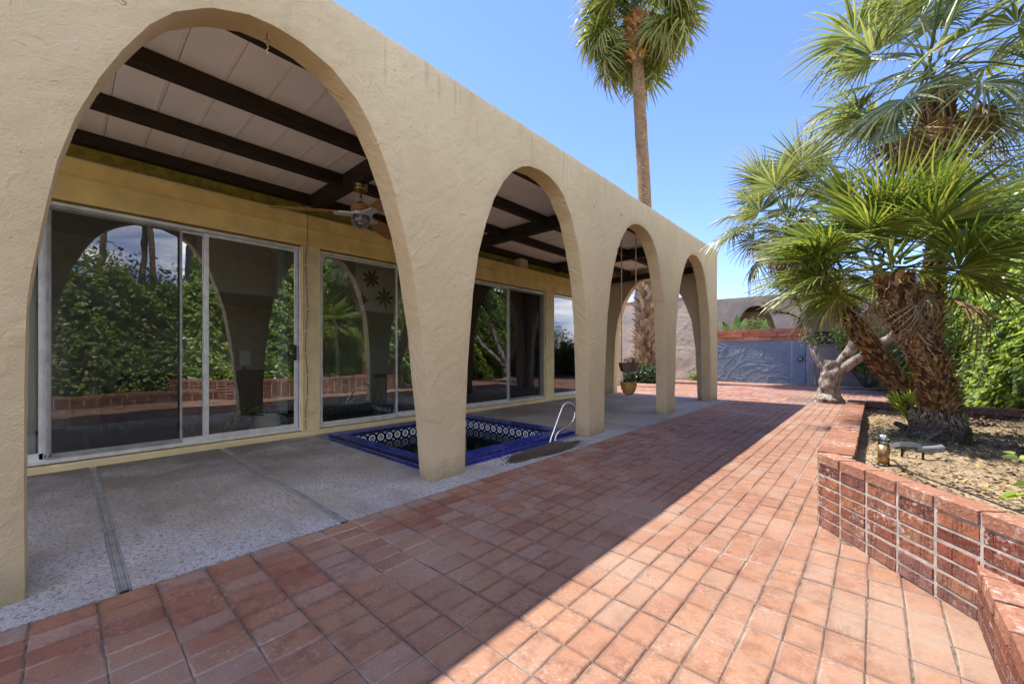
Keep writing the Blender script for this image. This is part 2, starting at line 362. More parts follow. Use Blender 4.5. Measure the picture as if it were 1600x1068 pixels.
def _deco():
    t = T('painted_blue_white_tile', .2, 0, .6)
    g = t.tc('Generated'); s_ = t.n.new('ShaderNodeSeparateXYZ'); t.l.new(g, s_.inputs[0])
    x = t.math('SUBTRACT', s_.outputs['X'], .5); z = t.math('SUBTRACT', s_.outputs['Z'], .5)
    ax = t.math('ABSOLUTE', x); az = t.math('ABSOLUTE', z)
    r = t.math('SQRT', t.math('ADD', t.math('MULTIPLY', x, x), t.math('MULTIPLY', z, z)))
    c = t.ramp(r, [(0,(.75,.65,.22)), (.09,(.75,.65,.22)), (.10,(.01,.01,.03)), (.21,(.01,.01,.03)), (.22,(.85,.86,.84)), (.34,(.85,.86,.84)), (.35,(.006,.010,.10)), (.60,(.006,.010,.10))], 'CONSTANT')
    cr = t.math('SQRT', t.math('ADD', t.math('POWER', t.math('SUBTRACT', ax, .5), 2.), t.math('POWER', t.math('SUBTRACT', az, .5), 2.)))
    c = t.mix(t.mr(cr, .15, .18, 1., 0.), c, (.45,.52,.68))
    t.col(c); return t.m
M['deco'] = _deco()
def _water():
    m = bpy.data.materials.new('pool_water'); m.use_nodes = True; t = m.node_tree; t.nodes.clear()
    o = t.nodes.new('ShaderNodeOutputMaterial'); mx = t.nodes.new('ShaderNodeMixShader'); tr = t.nodes.new('ShaderNodeBsdfTransparent'); gl = t.nodes.new('ShaderNodeBsdfGlossy'); fr = t.nodes.new('ShaderNodeFresnel')
    fr.inputs['IOR'].default_value = 1.33; tr.inputs[0].default_value = (.55,.78,.86,1); gl.inputs['Roughness'].default_value = .01
    nz = t.nodes.new('ShaderNodeTexNoise'); nz.inputs['Scale'].default_value = 6; bp = t.nodes.new('ShaderNodeBump'); bp.inputs['Strength'].default_value = .12; bp.inputs['Distance'].default_value = .01
    g = t.nodes.new('ShaderNodeNewGeometry'); t.links.new(g.outputs['Position'], nz.inputs['Vector']); t.links.new(nz.outputs['Fac'], bp.inputs['Height']); t.links.new(bp.outputs[0], gl.inputs['Normal'])
    t.links.new(fr.outputs[0], mx.inputs[0]); t.links.new(tr.outputs[0], mx.inputs[1]); t.links.new(gl.outputs[0], mx.inputs[2]); t.links.new(mx.outputs[0], o.inputs[0]); return m
M['water'] = _water()
def _glass(name, tint, refl, extra=0.0):
    m = bpy.data.materials.new(name); m.use_nodes = True; t = m.node_tree; t.nodes.clear()
    o = t.nodes.new('ShaderNodeOutputMaterial'); mx = t.nodes.new('ShaderNodeMixShader'); tr = t.nodes.new('ShaderNodeBsdfTransparent'); gl = t.nodes.new('ShaderNodeBsdfGlossy'); fr = t.nodes.new('ShaderNodeFresnel')
    fr.inputs['IOR'].default_value = 1.52; tr.inputs[0].default_value = (*tint, 1); gl.inputs['Roughness'].default_value = .0; gl.inputs['Color'].default_value = (.95,.97,1,1)
    ml = t.nodes.new('ShaderNodeMath'); ml.operation = 'MULTIPLY_ADD'; ml.inputs[1].default_value = 1.15; ml.inputs[2].default_value = refl; ml.use_clamp = True
    g = t.nodes.new('ShaderNodeNewGeometry'); nz = t.nodes.new('ShaderNodeTexNoise'); nz.inputs['Scale'].default_value = 1.6; bp = t.nodes.new('ShaderNodeBump'); bp.inputs['Strength'].default_value = .06; bp.inputs['Distance'].default_value = .02
    t.links.new(g.outputs['Position'], nz.inputs['Vector']); t.links.new(nz.outputs['Fac'], bp.inputs['Height']); t.links.new(bp.outputs[0], gl.inputs['Normal'])
    t.links.new(fr.outputs[0], ml.inputs[0]); t.links.new(ml.outputs[0], mx.inputs[0]); t.links.new(tr.outputs[0], mx.inputs[1]); t.links.new(gl.outputs[0], mx.inputs[2]); t.links.new(mx.outputs[0], o.inputs[0]); return m
M['glass'] = _glass('window_glass', (.95,.97,.95), .10)
M['lampglass'] = _glass('clear_lamp_glass', (.93,.93,.92), .06)
def _screen():
    m = bpy.data.materials.new('insect_screen'); m.use_nodes = True; t = m.node_tree; t.nodes.clear()
    o = t.nodes.new('ShaderNodeOutputMaterial'); mx = t.nodes.new('ShaderNodeMixShader'); tr = t.nodes.new('ShaderNodeBsdfTransparent'); d = t.nodes.new('ShaderNodeBsdfDiffuse'); d.inputs[0].default_value = (.03,.03,.033,1)
    mx.inputs[0].default_value = .34; t.links.new(tr.outputs[0], mx.inputs[1]); t.links.new(d.outputs[0], mx.inputs[2]); t.links.new(mx.outputs[0], o.inputs[0]); return m
M['screen'] = _screen()
def m_leaf(name, stops, rough=.45, trans=.35, spec=.4, tip=None):
    t = T(name, rough, 0, spec)
    c = t.ramp(t.rnd(), stops)
    c = t.mix(t.mr(t.noise(2.5, 3), .35, .7, 0, .35), c, t.mix(1., c, (1.35,1.25,.7), 'MULTIPLY'))
    if tip:
        sx = t.n.new('ShaderNodeSeparateXYZ'); t.l.new(t.tc('Generated'), sx.inputs[0])
        c = t.mix(t.mr(sx.outputs['X'], tip[0], 1., 0, tip[1]), c, tip[2])
    t.col(c)
    tl = t.n.new('ShaderNodeBsdfTranslucent'); t.l.new(t.mix(1., c, (1.5,1.45,.8), 'MULTIPLY'), tl.inputs[0])
    mx = t.n.new('ShaderNodeMixShader'); mx.inputs[0].default_value = trans; out = t.n['Material Output']
    t.l.new(t.b.outputs[0], mx.inputs[1]); t.l.new(tl.outputs[0], mx.inputs[2]); t.l.new(mx.outputs[0], out.inputs[0]); return t.m
M['palm'] = m_leaf('fan_palm_leaf', [(0,(.07,.115,.028)), (.4,(.145,.205,.04)), (.75,(.235,.295,.06)), (1,(.36,.38,.13))], .34, .34, .5, tip=(.72,.65,(.34,.27,.12)))
M['palm_grey'] = m_leaf('silvery_palm_leaf', [(0,(.10,.135,.055)), (.5,(.22,.27,.11)), (1,(.42,.44,.25))], .36, .34, .5, tip=(.7,.6,(.42,.36,.22)))
M['palm_tall'] = m_leaf('tall_palm_leaf', [(0,(.08,.12,.03)), (.5,(.18,.225,.05)), (1,(.30,.33,.10))], .4, .36, .45, tip=(.7,.6,(.28,.23,.09)))
M['palm_dead'] = m_leaf('dry_palm_leaf', [(0,(.20,.12,.055)), (.5,(.33,.22,.11)), (1,(.45,.36,.24))], .8, .15, .2)
M['hedge'] = m_leaf('ivy_leaf', [(0,(.07,.12,.02)), (.35,(.15,.23,.032)), (.7,(.27,.37,.06)), (1,(.42,.48,.11))], .33, .46, .5)
M['darkleaf'] = m_leaf('dark_shrub_leaf', [(0,(.012,.03,.010)), (.5,(.03,.06,.015)), (1,(.06,.10,.02))], .4, .25, .4)
M['midleaf'] = m_leaf('mid_shrub_leaf', [(0,(.03,.06,.015)), (.5,(.07,.12,.02)), (1,(.14,.20,.035))], .4, .35, .4)
M['paleleaf'] = m_leaf('pale_tree_leaf', [(0,(.07,.11,.03)), (.5,(.12,.17,.05)), (1,(.20,.24,.08))], .5, .35, .3)
M['core'] = m_plain('dark_hedge_backing', (.022,.036,.010), .95, var=.5, sc_=12, bump=1.)  # flat dark colour of the solid backing added inside the hedges
M['litter'] = m_leaf('fallen_leaf', [(0,(.12,.075,.035)), (.5,(.26,.17,.08)), (.9,(.38,.28,.14)), (1,(.40,.33,.06))], .8, .1, .2)
def _bark(name, stops, sc_=12, strch=(1,1,.35), b=.02):
    t = T(name, .92, 0, .15); v = t.map(scale=strch); n = t.noise(sc_, 7, v, .7); c = t.ramp(n, stops); c = t.mix(t.mr(t.noise(2.6,4), .45,.65,0,.4), c, t.mix(1., c, (.55,.5,.45), 'MULTIPLY'))
    t.col(c); t.bump(n, 1., b); return t.m
M['boots'] = m_leaf('fibrous_leaf_base', [(0,(.12,.055,.022)), (.35,(.28,.14,.055)), (.7,(.42,.24,.10)), (1,(.55,.38,.20))], .85, .05, .2)
M['boots_grey'] = m_leaf('old_leaf_base', [(0,(.15,.09,.055)), (.5,(.34,.24,.155)), (1,(.58,.46,.33))], .9, .03, .2)
M['fibre'] = _bark('palm_fibre', [(.3,(.035,.018,.010)), (.55,(.13,.065,.03)), (.8,(.25,.15,.07))], 22)
M['palmbark'] = _bark('ringed_palm_bark', [(.3,(.15,.09,.045)), (.5,(.33,.22,.115)), (.75,(.47,.34,.19))], 9, (1,1,4.0), .10)
M['roots'] = _bark('palm_root_mass', [(.35,(.07,.05,.036)), (.55,(.20,.15,.11)), (.75,(.42,.35,.28))], 55, (1,1,.6), .03)
M['oldbark'] = _bark('pale_gnarled_bark', [(.3,(.09,.065,.05)), (.5,(.30,.245,.20)), (.7,(.50,.45,.40))], 13, (1,1,.35), .06)
M['twig'] = m_plain('dark_twig', (.06,.04,.03), .9)

# ------------------------------------------------------------------ generic builders
def arch_wall(name, outline, thick, origin, ds, dn, m, parent, grid=.06, und=.004, rnd_edge=.009, soffit=None, kind=None, label=None, seed=0):
    """outline: closed loop (s,z); front face at n=0 looks along +dn, back at -thick."""
    pts = []
    for i, p in enumerate(outline):
        q = outline[(i+1) % len(outline)]; L = math.hypot(q[0]-p[0], q[1]-p[1]); n = max(1, int(round(L/grid)))
        for k in range(n): pts.append((p[0]+(q[0]-p[0])*k/n, p[1]+(q[1]-p[1])*k/n))
    nb = len(pts); B = np.array(pts)
    s0, z0 = B.min(0); s1, z1 = B.max(0)
    r = np.random.default_rng(seed+11)
    gs, gz = np.meshgrid(np.arange(s0+grid/2, s1, grid), np.arange(z0+grid/2, z1, grid)); G = np.c_[gs.ravel(), gz.ravel()]; G += r.uniform(-.2,.2,G.shape)*grid
    # keep those inside and away from the edge
    inside = np.zeros(len(G), bool); x, y = G[:,0], G[:,1]
    for i in range(nb):
        a = B[i]; b = B[(i+1) % nb]
        c = ((a[1] > y) != (b[1] > y)) & (x < (b[0]-a[0])*(y-a[1])/((b[1]-a[1]) or 1e-12)+a[0]); inside ^= c
    G = G[inside]
    d = np.full(len(G), 9.)
    for i in range(nb): d = np.minimum(d, np.hypot(G[:,0]-B[i,0], G[:,1]-B[i,1]))
    G = G[d > grid*.55]
    V = [Vector(p) for p in pts] + [Vector((float(a), float(b))) for a, b in G]
    vo, eo, fo, ov, oe, of_ = delaunay_2d_cdt(V, [(i, (i+1) % nb) for i in range(nb)], [], 1, 1e-5)
    O = Vector(origin); ds = Vector(ds); dn = Vector(dn); up = Vector((0,0,1))
    onb = [any(j < nb for j in ov[i]) for i in range(len(vo))]
    mp = {}
    for i in range(len(vo)):
        for j in ov[i]: mp[j] = i
    verts = []; nv = len(vo)
    for side in (0, 1):
        for i, p in enumerate(vo):
            P = O + ds*p.x + up*p.y
            w = und*mnoise.noise(P*2.2 + Vector((seed,0,0)))*2 + und*.6*mnoise.noise(P*7 + Vector((0,side*5,0)))
            off = -rnd_edge if onb[i] else 0
            if p.y > z1-.01: P = P + up*(.005*mnoise.noise(P*3)+.004*mnoise.noise(P*17)-.012*max(0, mnoise.noise(P*5+Vector((3,3,3)))-.3))
            verts.append(P + dn*(w+off) if side == 0 else P - dn*(thick + w + off))
    fr = []; 
    for f in fo:
        a, b, c = [vo[i] for i in f]; cr = (b-a).x*(c-a).y - (b-a).y*(c-a).x
        f = list(f) if cr > 0 else list(f)[::-1]
        fr.append(f)
    flip = ds.cross(up).dot(dn) < 0
    faces = []; mats = []
    for f in fr:
        g = f if not flip else f[::-1]
        faces.append(tuple(g)); faces.append(tuple(i+nv for i in g[::-1])); mats += [0,0]
    # edge band, three rows, wavy
    rows = []
    NR = 4
    for rr in range(NR+1):
        if rr == 0: rows.append([mp[i] for i in range(nb)]); continue
        if rr == NR: rows.append([mp[i]+nv for i in range(nb)]); continue
        row = []
        for i in range(nb):
            a = verts[mp[i]]; b = verts[mp[i]+nv]; P = a.lerp(b, rr/NR)
            t = B[(i+1) % nb]-B[i-1]; t /= (np.hypot(*t) or 1); nn = ds*float(t[1]) - up*float(t[0])
            P = P + nn*(.0035*mnoise.noise(P*9)+.004)
            verts.append(P); row.append(len(verts)-1)
        rows.append(row)
    for rr in range(NR):
        for i in range(nb):
            j = (i+1) % nb; q = (rows[rr][i], rows[rr+1][i], rows[rr+1][j], rows[rr][j])
            if flip: q = q[::-1]
            # orientation: outline ccw assumed
            faces.append(q); top = vo[mp[i]].y > z1-.01 and vo[mp[j]].y > z1-.01
            mats.append(0 if top or not soffit else 1)
    me = bpy.data.meshes.new(name); me.from_pydata([tuple(v) for v in verts], [], faces)
    me.materials.append(m)
    if soffit: me.materials.append(soffit); me.polygons.foreach_set('material_index', mats)
    bm = bmesh.new(); bm.from_mesh(me); bmesh.ops.recalc_face_normals(bm, faces=bm.faces)
    bset = set(rows[0]) | set(rows[NR])
    bm.verts.ensure_lookup_table()
    for e in bm.edges:
        if len(e.link_faces) == 2 and e.calc_face_angle(0) > R(32): e.smooth = False
    for f in bm.faces: f.smooth = True
    bm.to_mesh(me); bm.free(); me.update()
    return link(name, me, None, parent, kind=kind, label=label)

def fan_mesh(name, seed, pet=.45, Rr=.55, n=34, spread=150, droop=.25, fused=.45, cup=.25, fold=.35, width=1., m=None, tipdroop=.0):
    r = random.Random(seed); mb = MB()
    pr = [(0,0,0),(pet*.5,0,.02*pet),(pet,0,-.06*pet)]
    mb.tube(pr, [.014,.009,.006], 4)
    hub = Vector((pet,0,-.06*pet)); da = 2*R(spread)/(n-1)
    for i in range(n):
        a = -R(spread) + da*i + r.uniform(-.15,.15)*da
        L = Rr*(.72+.28*math.cos(a*.55))*r.uniform(.86,1.06)
        dv = Vector((math.cos(a), math.sin(a), 0)); sv = Vector((-math.sin(a), math.cos(a), 0))
        bend = r.uniform(-.06,.06); dr = droop*r.uniform(.6,1.5); td = tipdroop*r.uniform(.5,1.5)
        st = [(.03,.5),(fused,1.),(fused+.22,.62),(.86,.34),(1.,0)]
        rows = []
        for s_, wf in st:
            rad = s_*L; hw = math.tan(da/2)*fused*L*1.02*wf*width if s_ > fused else math.tan(da/2)*rad*1.02
            p = hub + dv*rad*(1-.25*dr*s_) + sv*bend*L*s_*s_
            z = cup*abs(math.sin(a*.5))*rad*.6 - dr*L*s_*s_ - td*L*max(0, s_-.55)**1.5*2.2
            if s_ > .9 and td: p = p - dv*td*L*.10
            p.z += z; up = Vector((0,0,fold*hw*2))
            rows.append((p - sv*hw, p + up, p + sv*hw) if wf > 0 else (p,))
        vs = []; fs = []
        for k, row in enumerate(rows): vs += list(row)
        for k in range(3):
            b0 = 3*k; fs += [(b0, b0+1, b0+4, b0+3), (b0+1, b0+2, b0+5, b0+4)]
        fs += [(9,10,12),(10,11,12)]
        mb.add(vs, fs)
    me = mb.mesh(name); me.materials.append(m)
    return me

def leaf_cloud(P, Nn, size, m, name, parent, kind='stuff', seed=1, aspect=.5, szvar=.35, label=None, fold=.25):
    """P (n,3) positions, Nn (n,3) leaf facing directions -> one mesh of folded oval leaves"""
    r = np.random.default_rng(seed); n = len(P)
    Nn = Nn/np.linalg.norm(Nn, axis=1)[:,None]
    t = r.normal(size=(n,3)); t[:,2] -= .7; t -= Nn*(t*Nn).sum(1)[:,None]; t /= np.linalg.norm(t,axis=1)[:,None]
    b = np.cross(Nn, t); s = size*(1+r.uniform(-szvar,szvar,n))[:,None]; w = s*aspect*.5*r.uniform(.8,1.2,(n,1))
    tmpl = [(0,0,0),(.3,-.9,1),(.68,-.75,.8),(1,0,-.3),(.68,.75,.8),(.3,.9,1),(.35,0,0),(.7,0,-.05)]
    V = np.zeros((n,8,3))
    for i,(a,c,h) in enumerate(tmpl): V[:,i] = P + t*s*a + b*w*c + Nn*(w*fold*h)
    F = [(0,6,1),(6,7,2,1),(7,3,2),(0,5,6),(6,5,4,7),(7,4,3)]
    lt = np.concatenate([np.array(f) for f in F]); sizes = np.array([len(f) for f in F])
    loops = (lt[None,:] + 8*np.arange(n)[:,None]).ravel(); tot = np.tile(sizes, n); start = np.concatenate([[0], np.cumsum(tot)[:-1]])
    me = bpy.data.meshes.new(name); me.vertices.add(n*8); me.vertices.foreach_set('co', V.ravel())
    me.loops.add(len(loops)); me.loops.foreach_set('vertex_index', loops.astype(np.int32))
    me.polygons.add(len(tot)); me.polygons.foreach_set('loop_start', start.astype(np.int32)); me.polygons.foreach_set('loop_total', tot.astype(np.int32))
    me.update(calc_edges=True); me.validate()
    return link(name, me, m, parent, kind=kind, label=label)
def blob_leaves(centers, n, size, m, name, parent, seed=1, shell=.55, aspect=.5, kind='stuff'):
    r = np.random.default_rng(seed); Cc = np.array([c[:3] for c in centers]); Rr = np.array([c[3:] for c in centers]); 
    wts = Rr.prod(1)**(2/3); k = r.choice(len(Cc), n, p=wts/wts.sum()); d = r.normal(size=(n,3)); d /= np.linalg.norm(d,axis=1)[:,None]
    rad = shell + (1-shell)*r.uniform(0,1,n)**.6; rad *= 1+.22*np.sin(d[:,0]*7+k)*np.cos(d[:,1]*6)
    P = Cc[k] + d*rad[:,None]*Rr[k]; N_ = d + r.normal(size=(n,3))*.6 + np.array([0,0,.4])
    return leaf_cloud(P, N_, size, m, name, parent, kind, seed, aspect)

def lerp_path(path, t):
    n = len(path)-1; x = t*n; i = min(int(x), n-1); return Vector(path[i]).lerp(Vector(path[i+1]), x-i)

# ------------------------------------------------------------------ ground
HX0, HX1, HY0, HY1 = -5.58, -2.98, 2.27, 4.93          # pool tile outline
g = MB()
def sheet_hole(mb, x0, x1, y0, y1, z, hole=None):
    if hole is None: return mb.add([(x0,y0,z),(x1,y0,z),(x1,y1,z),(x0,y1,z)], [(0,1,2,3)])
    a, b, c, d = hole
    for (p,q,r_,s_) in ((x0,a,y0,y1),(b,x1,y0,y1),(a,b,y0,c),(a,b,d,y1)): sheet_hole(mb, p, q, r_, s_, z)
sheet_hole(g, -900, 900, -900, 900, -.06, (-5.3,-3.25,2.45,4.6))
g.build('ground', M['soil'], kind='structure')

# ------------------------------------------------------------------ brick pavement
pav = tag(thing('brick_pavement', None, None), kind='structure')
b = MB()
b.add([(-2.575,-4,-.0055),(9,-4,-.0055),(9,17.8,-.0055),(-2.575,17.8,-.0055)], [(0,1,2,3)])
b.add([(-12,10.68,-.0055),(-2.576,10.68,-.0055),(-2.576,17.8,-.0055),(-12,17.8,-.0055)], [(0,1,2,3)])
b.build('joint_bed', M['bed'], pav)
PX, PY = .1215, .195
def paver_mesh(k):
    r = random.Random(k); hx, hy = PX/2-.0014, PY/2-.0022; j = lambda a: a + r.uniform(-.0022,.0022)
    base = [(-hx,-hy),(hx,-hy),(hx,hy),(-hx,hy)]
    mid = [(j(x*.996), j(y*.998)) for x,y in base]; e = .0045+r.uniform(0,.002)
    top = [(x-math.copysign(e,x), y-math.copysign(e,y)) for x,y in mid]
    tz = [r.uniform(-.0006,.0006) for _ in range(4)]
    vs = [(x,y,-.03) for x,y in base] + [(x,y,-.0042) for x,y in mid] + [(x,y,tz[i]) for i,(x,y) in enumerate(top)]
    fs = [(8,9,10,11)] + [(i,(i+1)%4,4+(i+1)%4,4+i) for i in range(4)] + [(4+i,4+(i+1)%4,8+(i+1)%4,8+i) for i in range(4)]
    return vs, fs
PM = [paver_mesh(k) for k in range(9)]
PMe = []
def paver_uv(vs, fs): return [c for f in fs for i in f for c in ((vs[i][0]+PX/2)/PX, (vs[i][1]+PY/2)/PY)]
PUV = [paver_uv(vs, fs) for vs, fs in PM]
for k, (vs, fs) in enumerate(PM):
    me = bpy.data.meshes.new('paver'); me.from_pydata(vs, [], fs); me.uv_layers.new(name='UVMap').data.foreach_set('uv', PUV[k]); me.materials.append(M['paver']); PMe.append(me)
CY, SY = math.cos(R(41.99)), math.sin(R(41.99))
def cam_uv(x, y, z=0):
    d = -x*SY + y*CY; r = x*CY + y*SY
    return (800+630*r/d, 553-630*(z-1.1)/d, d) if d > .15 else (None, None, d)
cells = []
pr_ = random.Random(3)
DU = Vector((.611,-.791,0)).normalized()           # planter's diagonal face

P0 = Vector((-.28, 3.26, 0))
def in_planter(x, y):
    # upper bed, inside the walls
    if y > 7.35: return False
    if y > 3.2 and x > -.20: return True
    s = (x-P0.x)*DU.x + (y-P0.y)*DU.y; n = (x-P0.x)*(-DU.y) + (y-P0.y)*DU.x
    if n > .06 and -.05 < s < 2.5 and x > -.2: return True
    if x > .39 and y < 2.7: return True
    return False
xs = [-2.575 + PX*(i+.5) for i in range(0, 60)]
ys = [.1 + PY*(j+.5) for j in range(-14, 91)]
for x in xs:
    for y in ys:
        if x > 4.2 and y < 17.6: continue
        if in_planter(x, y): continue
        if x > .95 and y < 7.3: continue
        if -1.62 < x < -.42 and 11.35 < y < 12.35: continue     # tree well
        if y > 17.75: continue
        cells.append((x, y))
for i in range(1, 76):
    x = -2.575 - PX*(i-.5)
    for y in ys:
        if 10.74 < y < 17.75: cells.append((x, y))
def size_key(c):
    u, v, d = cam_uv(*c)
    if u is None or u < -60 or u > 1660 or v > 1120: return 0
    return 1/d**3
cells.sort(key=size_key, reverse=True)
stuff = MB(); suv = []
for n, (x, y) in enumerate(cells):
    k = pr_.randrange(9); dz = pr_.uniform(-.0016,.0016); jx, jy = pr_.uniform(-.0012,.0012), pr_.uniform(-.0015,.0015); rz = pr_.uniform(-.006,.006)
    tx, ty = pr_.uniform(-.006,.006), pr_.uniform(-.004,.004)
    if n < 300:
        o = link('paver', PMe[k], None, pav, loc=(x+jx, y+jy, dz), rot=(ty, tx, rz))
    else:
        vs, fs = PM[k]; suv += PUV[k]; stuff.add([(x+jx+vx, y+jy+vy, dz+vz - vx*tx + vy*ty) for vx,vy,vz in vs], fs)
sm_ = stuff.mesh('pavers_beyond'); sm_.uv_layers.new(name='UVMap').data.foreach_set('uv', suv); link('pavers_beyond', sm_, M['paver'], pav, kind='stuff')

# ------------------------------------------------------------------ patio slab, in panels with joints and drains
pat = tag(thing('patio_slab', None, None), kind='structure')
def panel(y0, y1, x0=-5.70, x1=-2.582, hole=None):
    mb = MB(); mb.box(x0, x1, y0, y1, -.05, 0.0)
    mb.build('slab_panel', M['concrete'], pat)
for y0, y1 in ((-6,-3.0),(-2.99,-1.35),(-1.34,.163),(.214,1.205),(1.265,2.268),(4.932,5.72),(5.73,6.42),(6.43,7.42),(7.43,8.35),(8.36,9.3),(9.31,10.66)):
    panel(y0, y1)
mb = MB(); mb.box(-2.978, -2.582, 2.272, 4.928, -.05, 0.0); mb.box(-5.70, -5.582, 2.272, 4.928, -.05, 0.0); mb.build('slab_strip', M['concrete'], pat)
# worn hollow filled with wet gravel between pool and pavers
r = random.Random(5); mb = MB(); cen = Vector((-2.80, 3.70, 0)); N_ = 160; ring = []
for k in range(N_):
    a = 2*math.pi*k/N_; e = 1+.35*mnoise.noise(Vector((math.cos(a)*1.5, math.sin(a)*1.5, 3)))+.22*mnoise.noise(Vector((math.cos(a)*7, math.sin(a)*7, 5)))+.12*mnoise.noise(Vector((math.cos(a)*22, math.sin(a)*22, 5)))
    ring.append((cen.x+.17*math.cos(a)*e, cen.y+.56*math.sin(a)*e+.02, .003))
    if ring[-1][0] > -2.592: ring[-1] = (-2.592+r.uniform(-.006,0), ring[-1][1], .003)
    if ring[-1][0] < -2.972: ring[-1] = (-2.972, ring[-1][1], .003)
mb.add([(cen.x, cen.y, .006)]+ring, [(0, 1+k, 1+(k+1)%N_) for k in range(N_)])
for _ in range(2600):
    a = r.uniform(0, 6.283); q = math.sqrt(r.random())*1.0+r.expovariate(14); e = 1+.35*mnoise.noise(Vector((math.cos(a)*1.5, math.sin(a)*1.5, 3)))
    x, y, s = cen.x+.17*math.cos(a)*e*q, cen.y+.56*math.sin(a)*e*q+.02, r.uniform(.003,.008)
    if -2.97 < x < -2.595: mb.obox((x,y,.005), Vector((math.cos(a),math.sin(a),.3)).normalized(), Vector((-math.sin(a),math.cos(a),0)), Vector((-.2,.1,1)).normalized(), s, s*.8, s*.5)
tag(mb.build('gravel_patch', M['dirtpatch']), 'dark wet gravel in a worn hollow of the concrete beside the pool', 'gravel', kind='stuff')

def drain(y0, y1, perforated_from, label):
    t = thing('trench_drain', label, 'drain', (-4.1, (y0+y1)/2, 0), 'trench drains across the patio slab')
    MB().box(-5.66,-2.6,y0+.002,y1-.002,-.06,-.03).build('channel', M['black'], t)
    for a, c in ((y0+.001, y0+.009), (y1-.009, y1-.001)): MB().box(-5.66,-2.595,a,c,-.03,.003).build('rim', M['alu_dark'], t)
    w0, w1 = y0+.011, y1-.011
    if perforated_from:
        # plates with rows of slots, three lengths butted
        for xa, xb, mm in ((-5.66,-4.62,'alu_dark'),(-4.61,-3.62,'alu_dark'),(-3.61,-2.6,'alu_dark')):
            mb = MB(); nrow = 3; n = int((xb-xa)/.018)
            for k in range(nrow+1):
                yy = w0+(w1-w0)*k/nrow; mb.box(xa, xb, max(w0,yy-.0032), min(w1,yy+.0032), -.006, .0005)
            for k in range(n+1):
                xx = xa+(xb-xa)*k/n; mb.box(xx-.0035 if k else xa, xx+.0035 if k < n else xb, w0, w1, -.0065, .0)
            mb.build('grate', M[mm], t)
    else:
        mb = MB(); n = 150
        for k in range(n):
            xx = -5.655+3.05*k/n; mb.box(xx, xx+.010, w0, w1, -.010, -.001)
        mb.build('grate', M['alu_dark'], t)
drain(.164, .213, True, 'slotted metal trench drain nearest the first pillar, left one of two')
drain(1.205, 1.265, False, 'narrow dark ribbed trench drain crossing the slab in front of the large sliding door')

# ------------------------------------------------------------------ pool
pool = thing('plunge_pool', 'sunken square plunge pool lined with cobalt blue tiles beside the second pillar', 'pool', (-4.28, 3.6, 0))
IX0, IX1, IY0, IY1 = -5.20, -3.33, 2.53, 4.53
mb = MB()   # basin shell
for x0,x1,y0,y1 in ((IX0-.2,IX0,IY0-.2,IY1+.2),(IX1,IX1+.2,IY0-.2,IY1+.2),(IX0,IX1,IY0-.2,IY0),(IX0,IX1,IY1,IY1+.2)): mb.box(x0,x1,y0,y1,-1.1,-.02)
mb.box(IX0-.2,IX1+.2,IY0-.2,IY1+.2,-1.2,-1.1)
mb.build('basin', M['poolfloor'], pool)
mb = MB(); mb.box(IX0+.001,IX0+.42,IY0+.001,IY1-.001,-1.1,-.48); mb.box(IX0+.42,IX1-.001,IY1-.40,IY1-.001,-1.1,-.48); mb.box(IX0+.42,IX0+.72,IY0+.001,IY1-.40,-1.1,-.78); mb.build('bench', M['poolfloor'], pool)
mb = MB(); mb.box(IX0+.395,IX0+.423,IY0+.002,IY1-.40,-.50,-.476); mb.box(IX0+.42,IX1-.002,IY1-.425,IY1-.397,-.50,-.476); mb.box(IX0+.70,IX0+.723,IY0+.002,IY1-.43,-.80,-.777)
mb.build('step_edge', M['white'], pool)
MB().add([(IX0,IY0,-.135),(IX1,IY0,-.135),(IX1,IY1,-.135),(IX0,IY1,-.135)],[(0,1,2,3)]).build('water', M['water'], pool)
MB().lathe((-3.9,3.3,-1.1), [(.10,0),(.10,.012),(.07,.02)], 20).build('floor_drain', M['white'], pool)
mb = MB(); sheet_hole(mb, HX0+.001,HX1-.001,HY0+.001,HY1-.001,-.003,(IX0,IX1,IY0,IY1))
mb.build('grout_bed', M['grout'], pool)
def tile_run(x0,x1,y0,y1,z0,z1,along,n,gap=.0022):
    for k in range(n):
        if along == 'x': a = x0+(x1-x0)*k/n; c = x0+(x1-x0)*(k+1)/n; q = (a+gap, c-gap, y0+gap, y1-gap)
        else: a = y0+(y1-y0)*k/n; c = y0+(y1-y0)*(k+1)/n; q = (x0+gap, x1-gap, a+gap, c-gap)
        me = tile_cache(q[1]-q[0], q[3]-q[2], z1-z0)
        link('tile', me, None, pool, loc=((q[0]+q[1])/2,(q[2]+q[3])/2,(z0+z1)/2+random.uniform(-.0006,.0006)), rot=(random.uniform(-.006,.006),random.uniform(-.006,.006),0))
_tc = {}
def tile_cache(a, b_, c):
    key = (round(a,3), round(b_,3), round(c,3))
    if key not in _tc:
        me = MB().box(-a/2,a/2,-b_/2,b_/2,-c/2,c/2,.002).mesh('tile'); me.materials.append(M['glaze']); _tc[key] = me
    return _tc[key]
# flush outer row
tile_run(HX1-.115,HX1,HY0+.115,HY1,-.02,.002,'y',17); tile_run(HX0,HX1,HY0,HY0+.075,-.02,.002,'x',17)
tile_run(HX0,HX1-.12,HY1-.115,HY1,-.02,.002,'x',16); tile_run(HX0,HX0+.12,HY0+.08,HY1-.12,-.02,.002,'y',16)
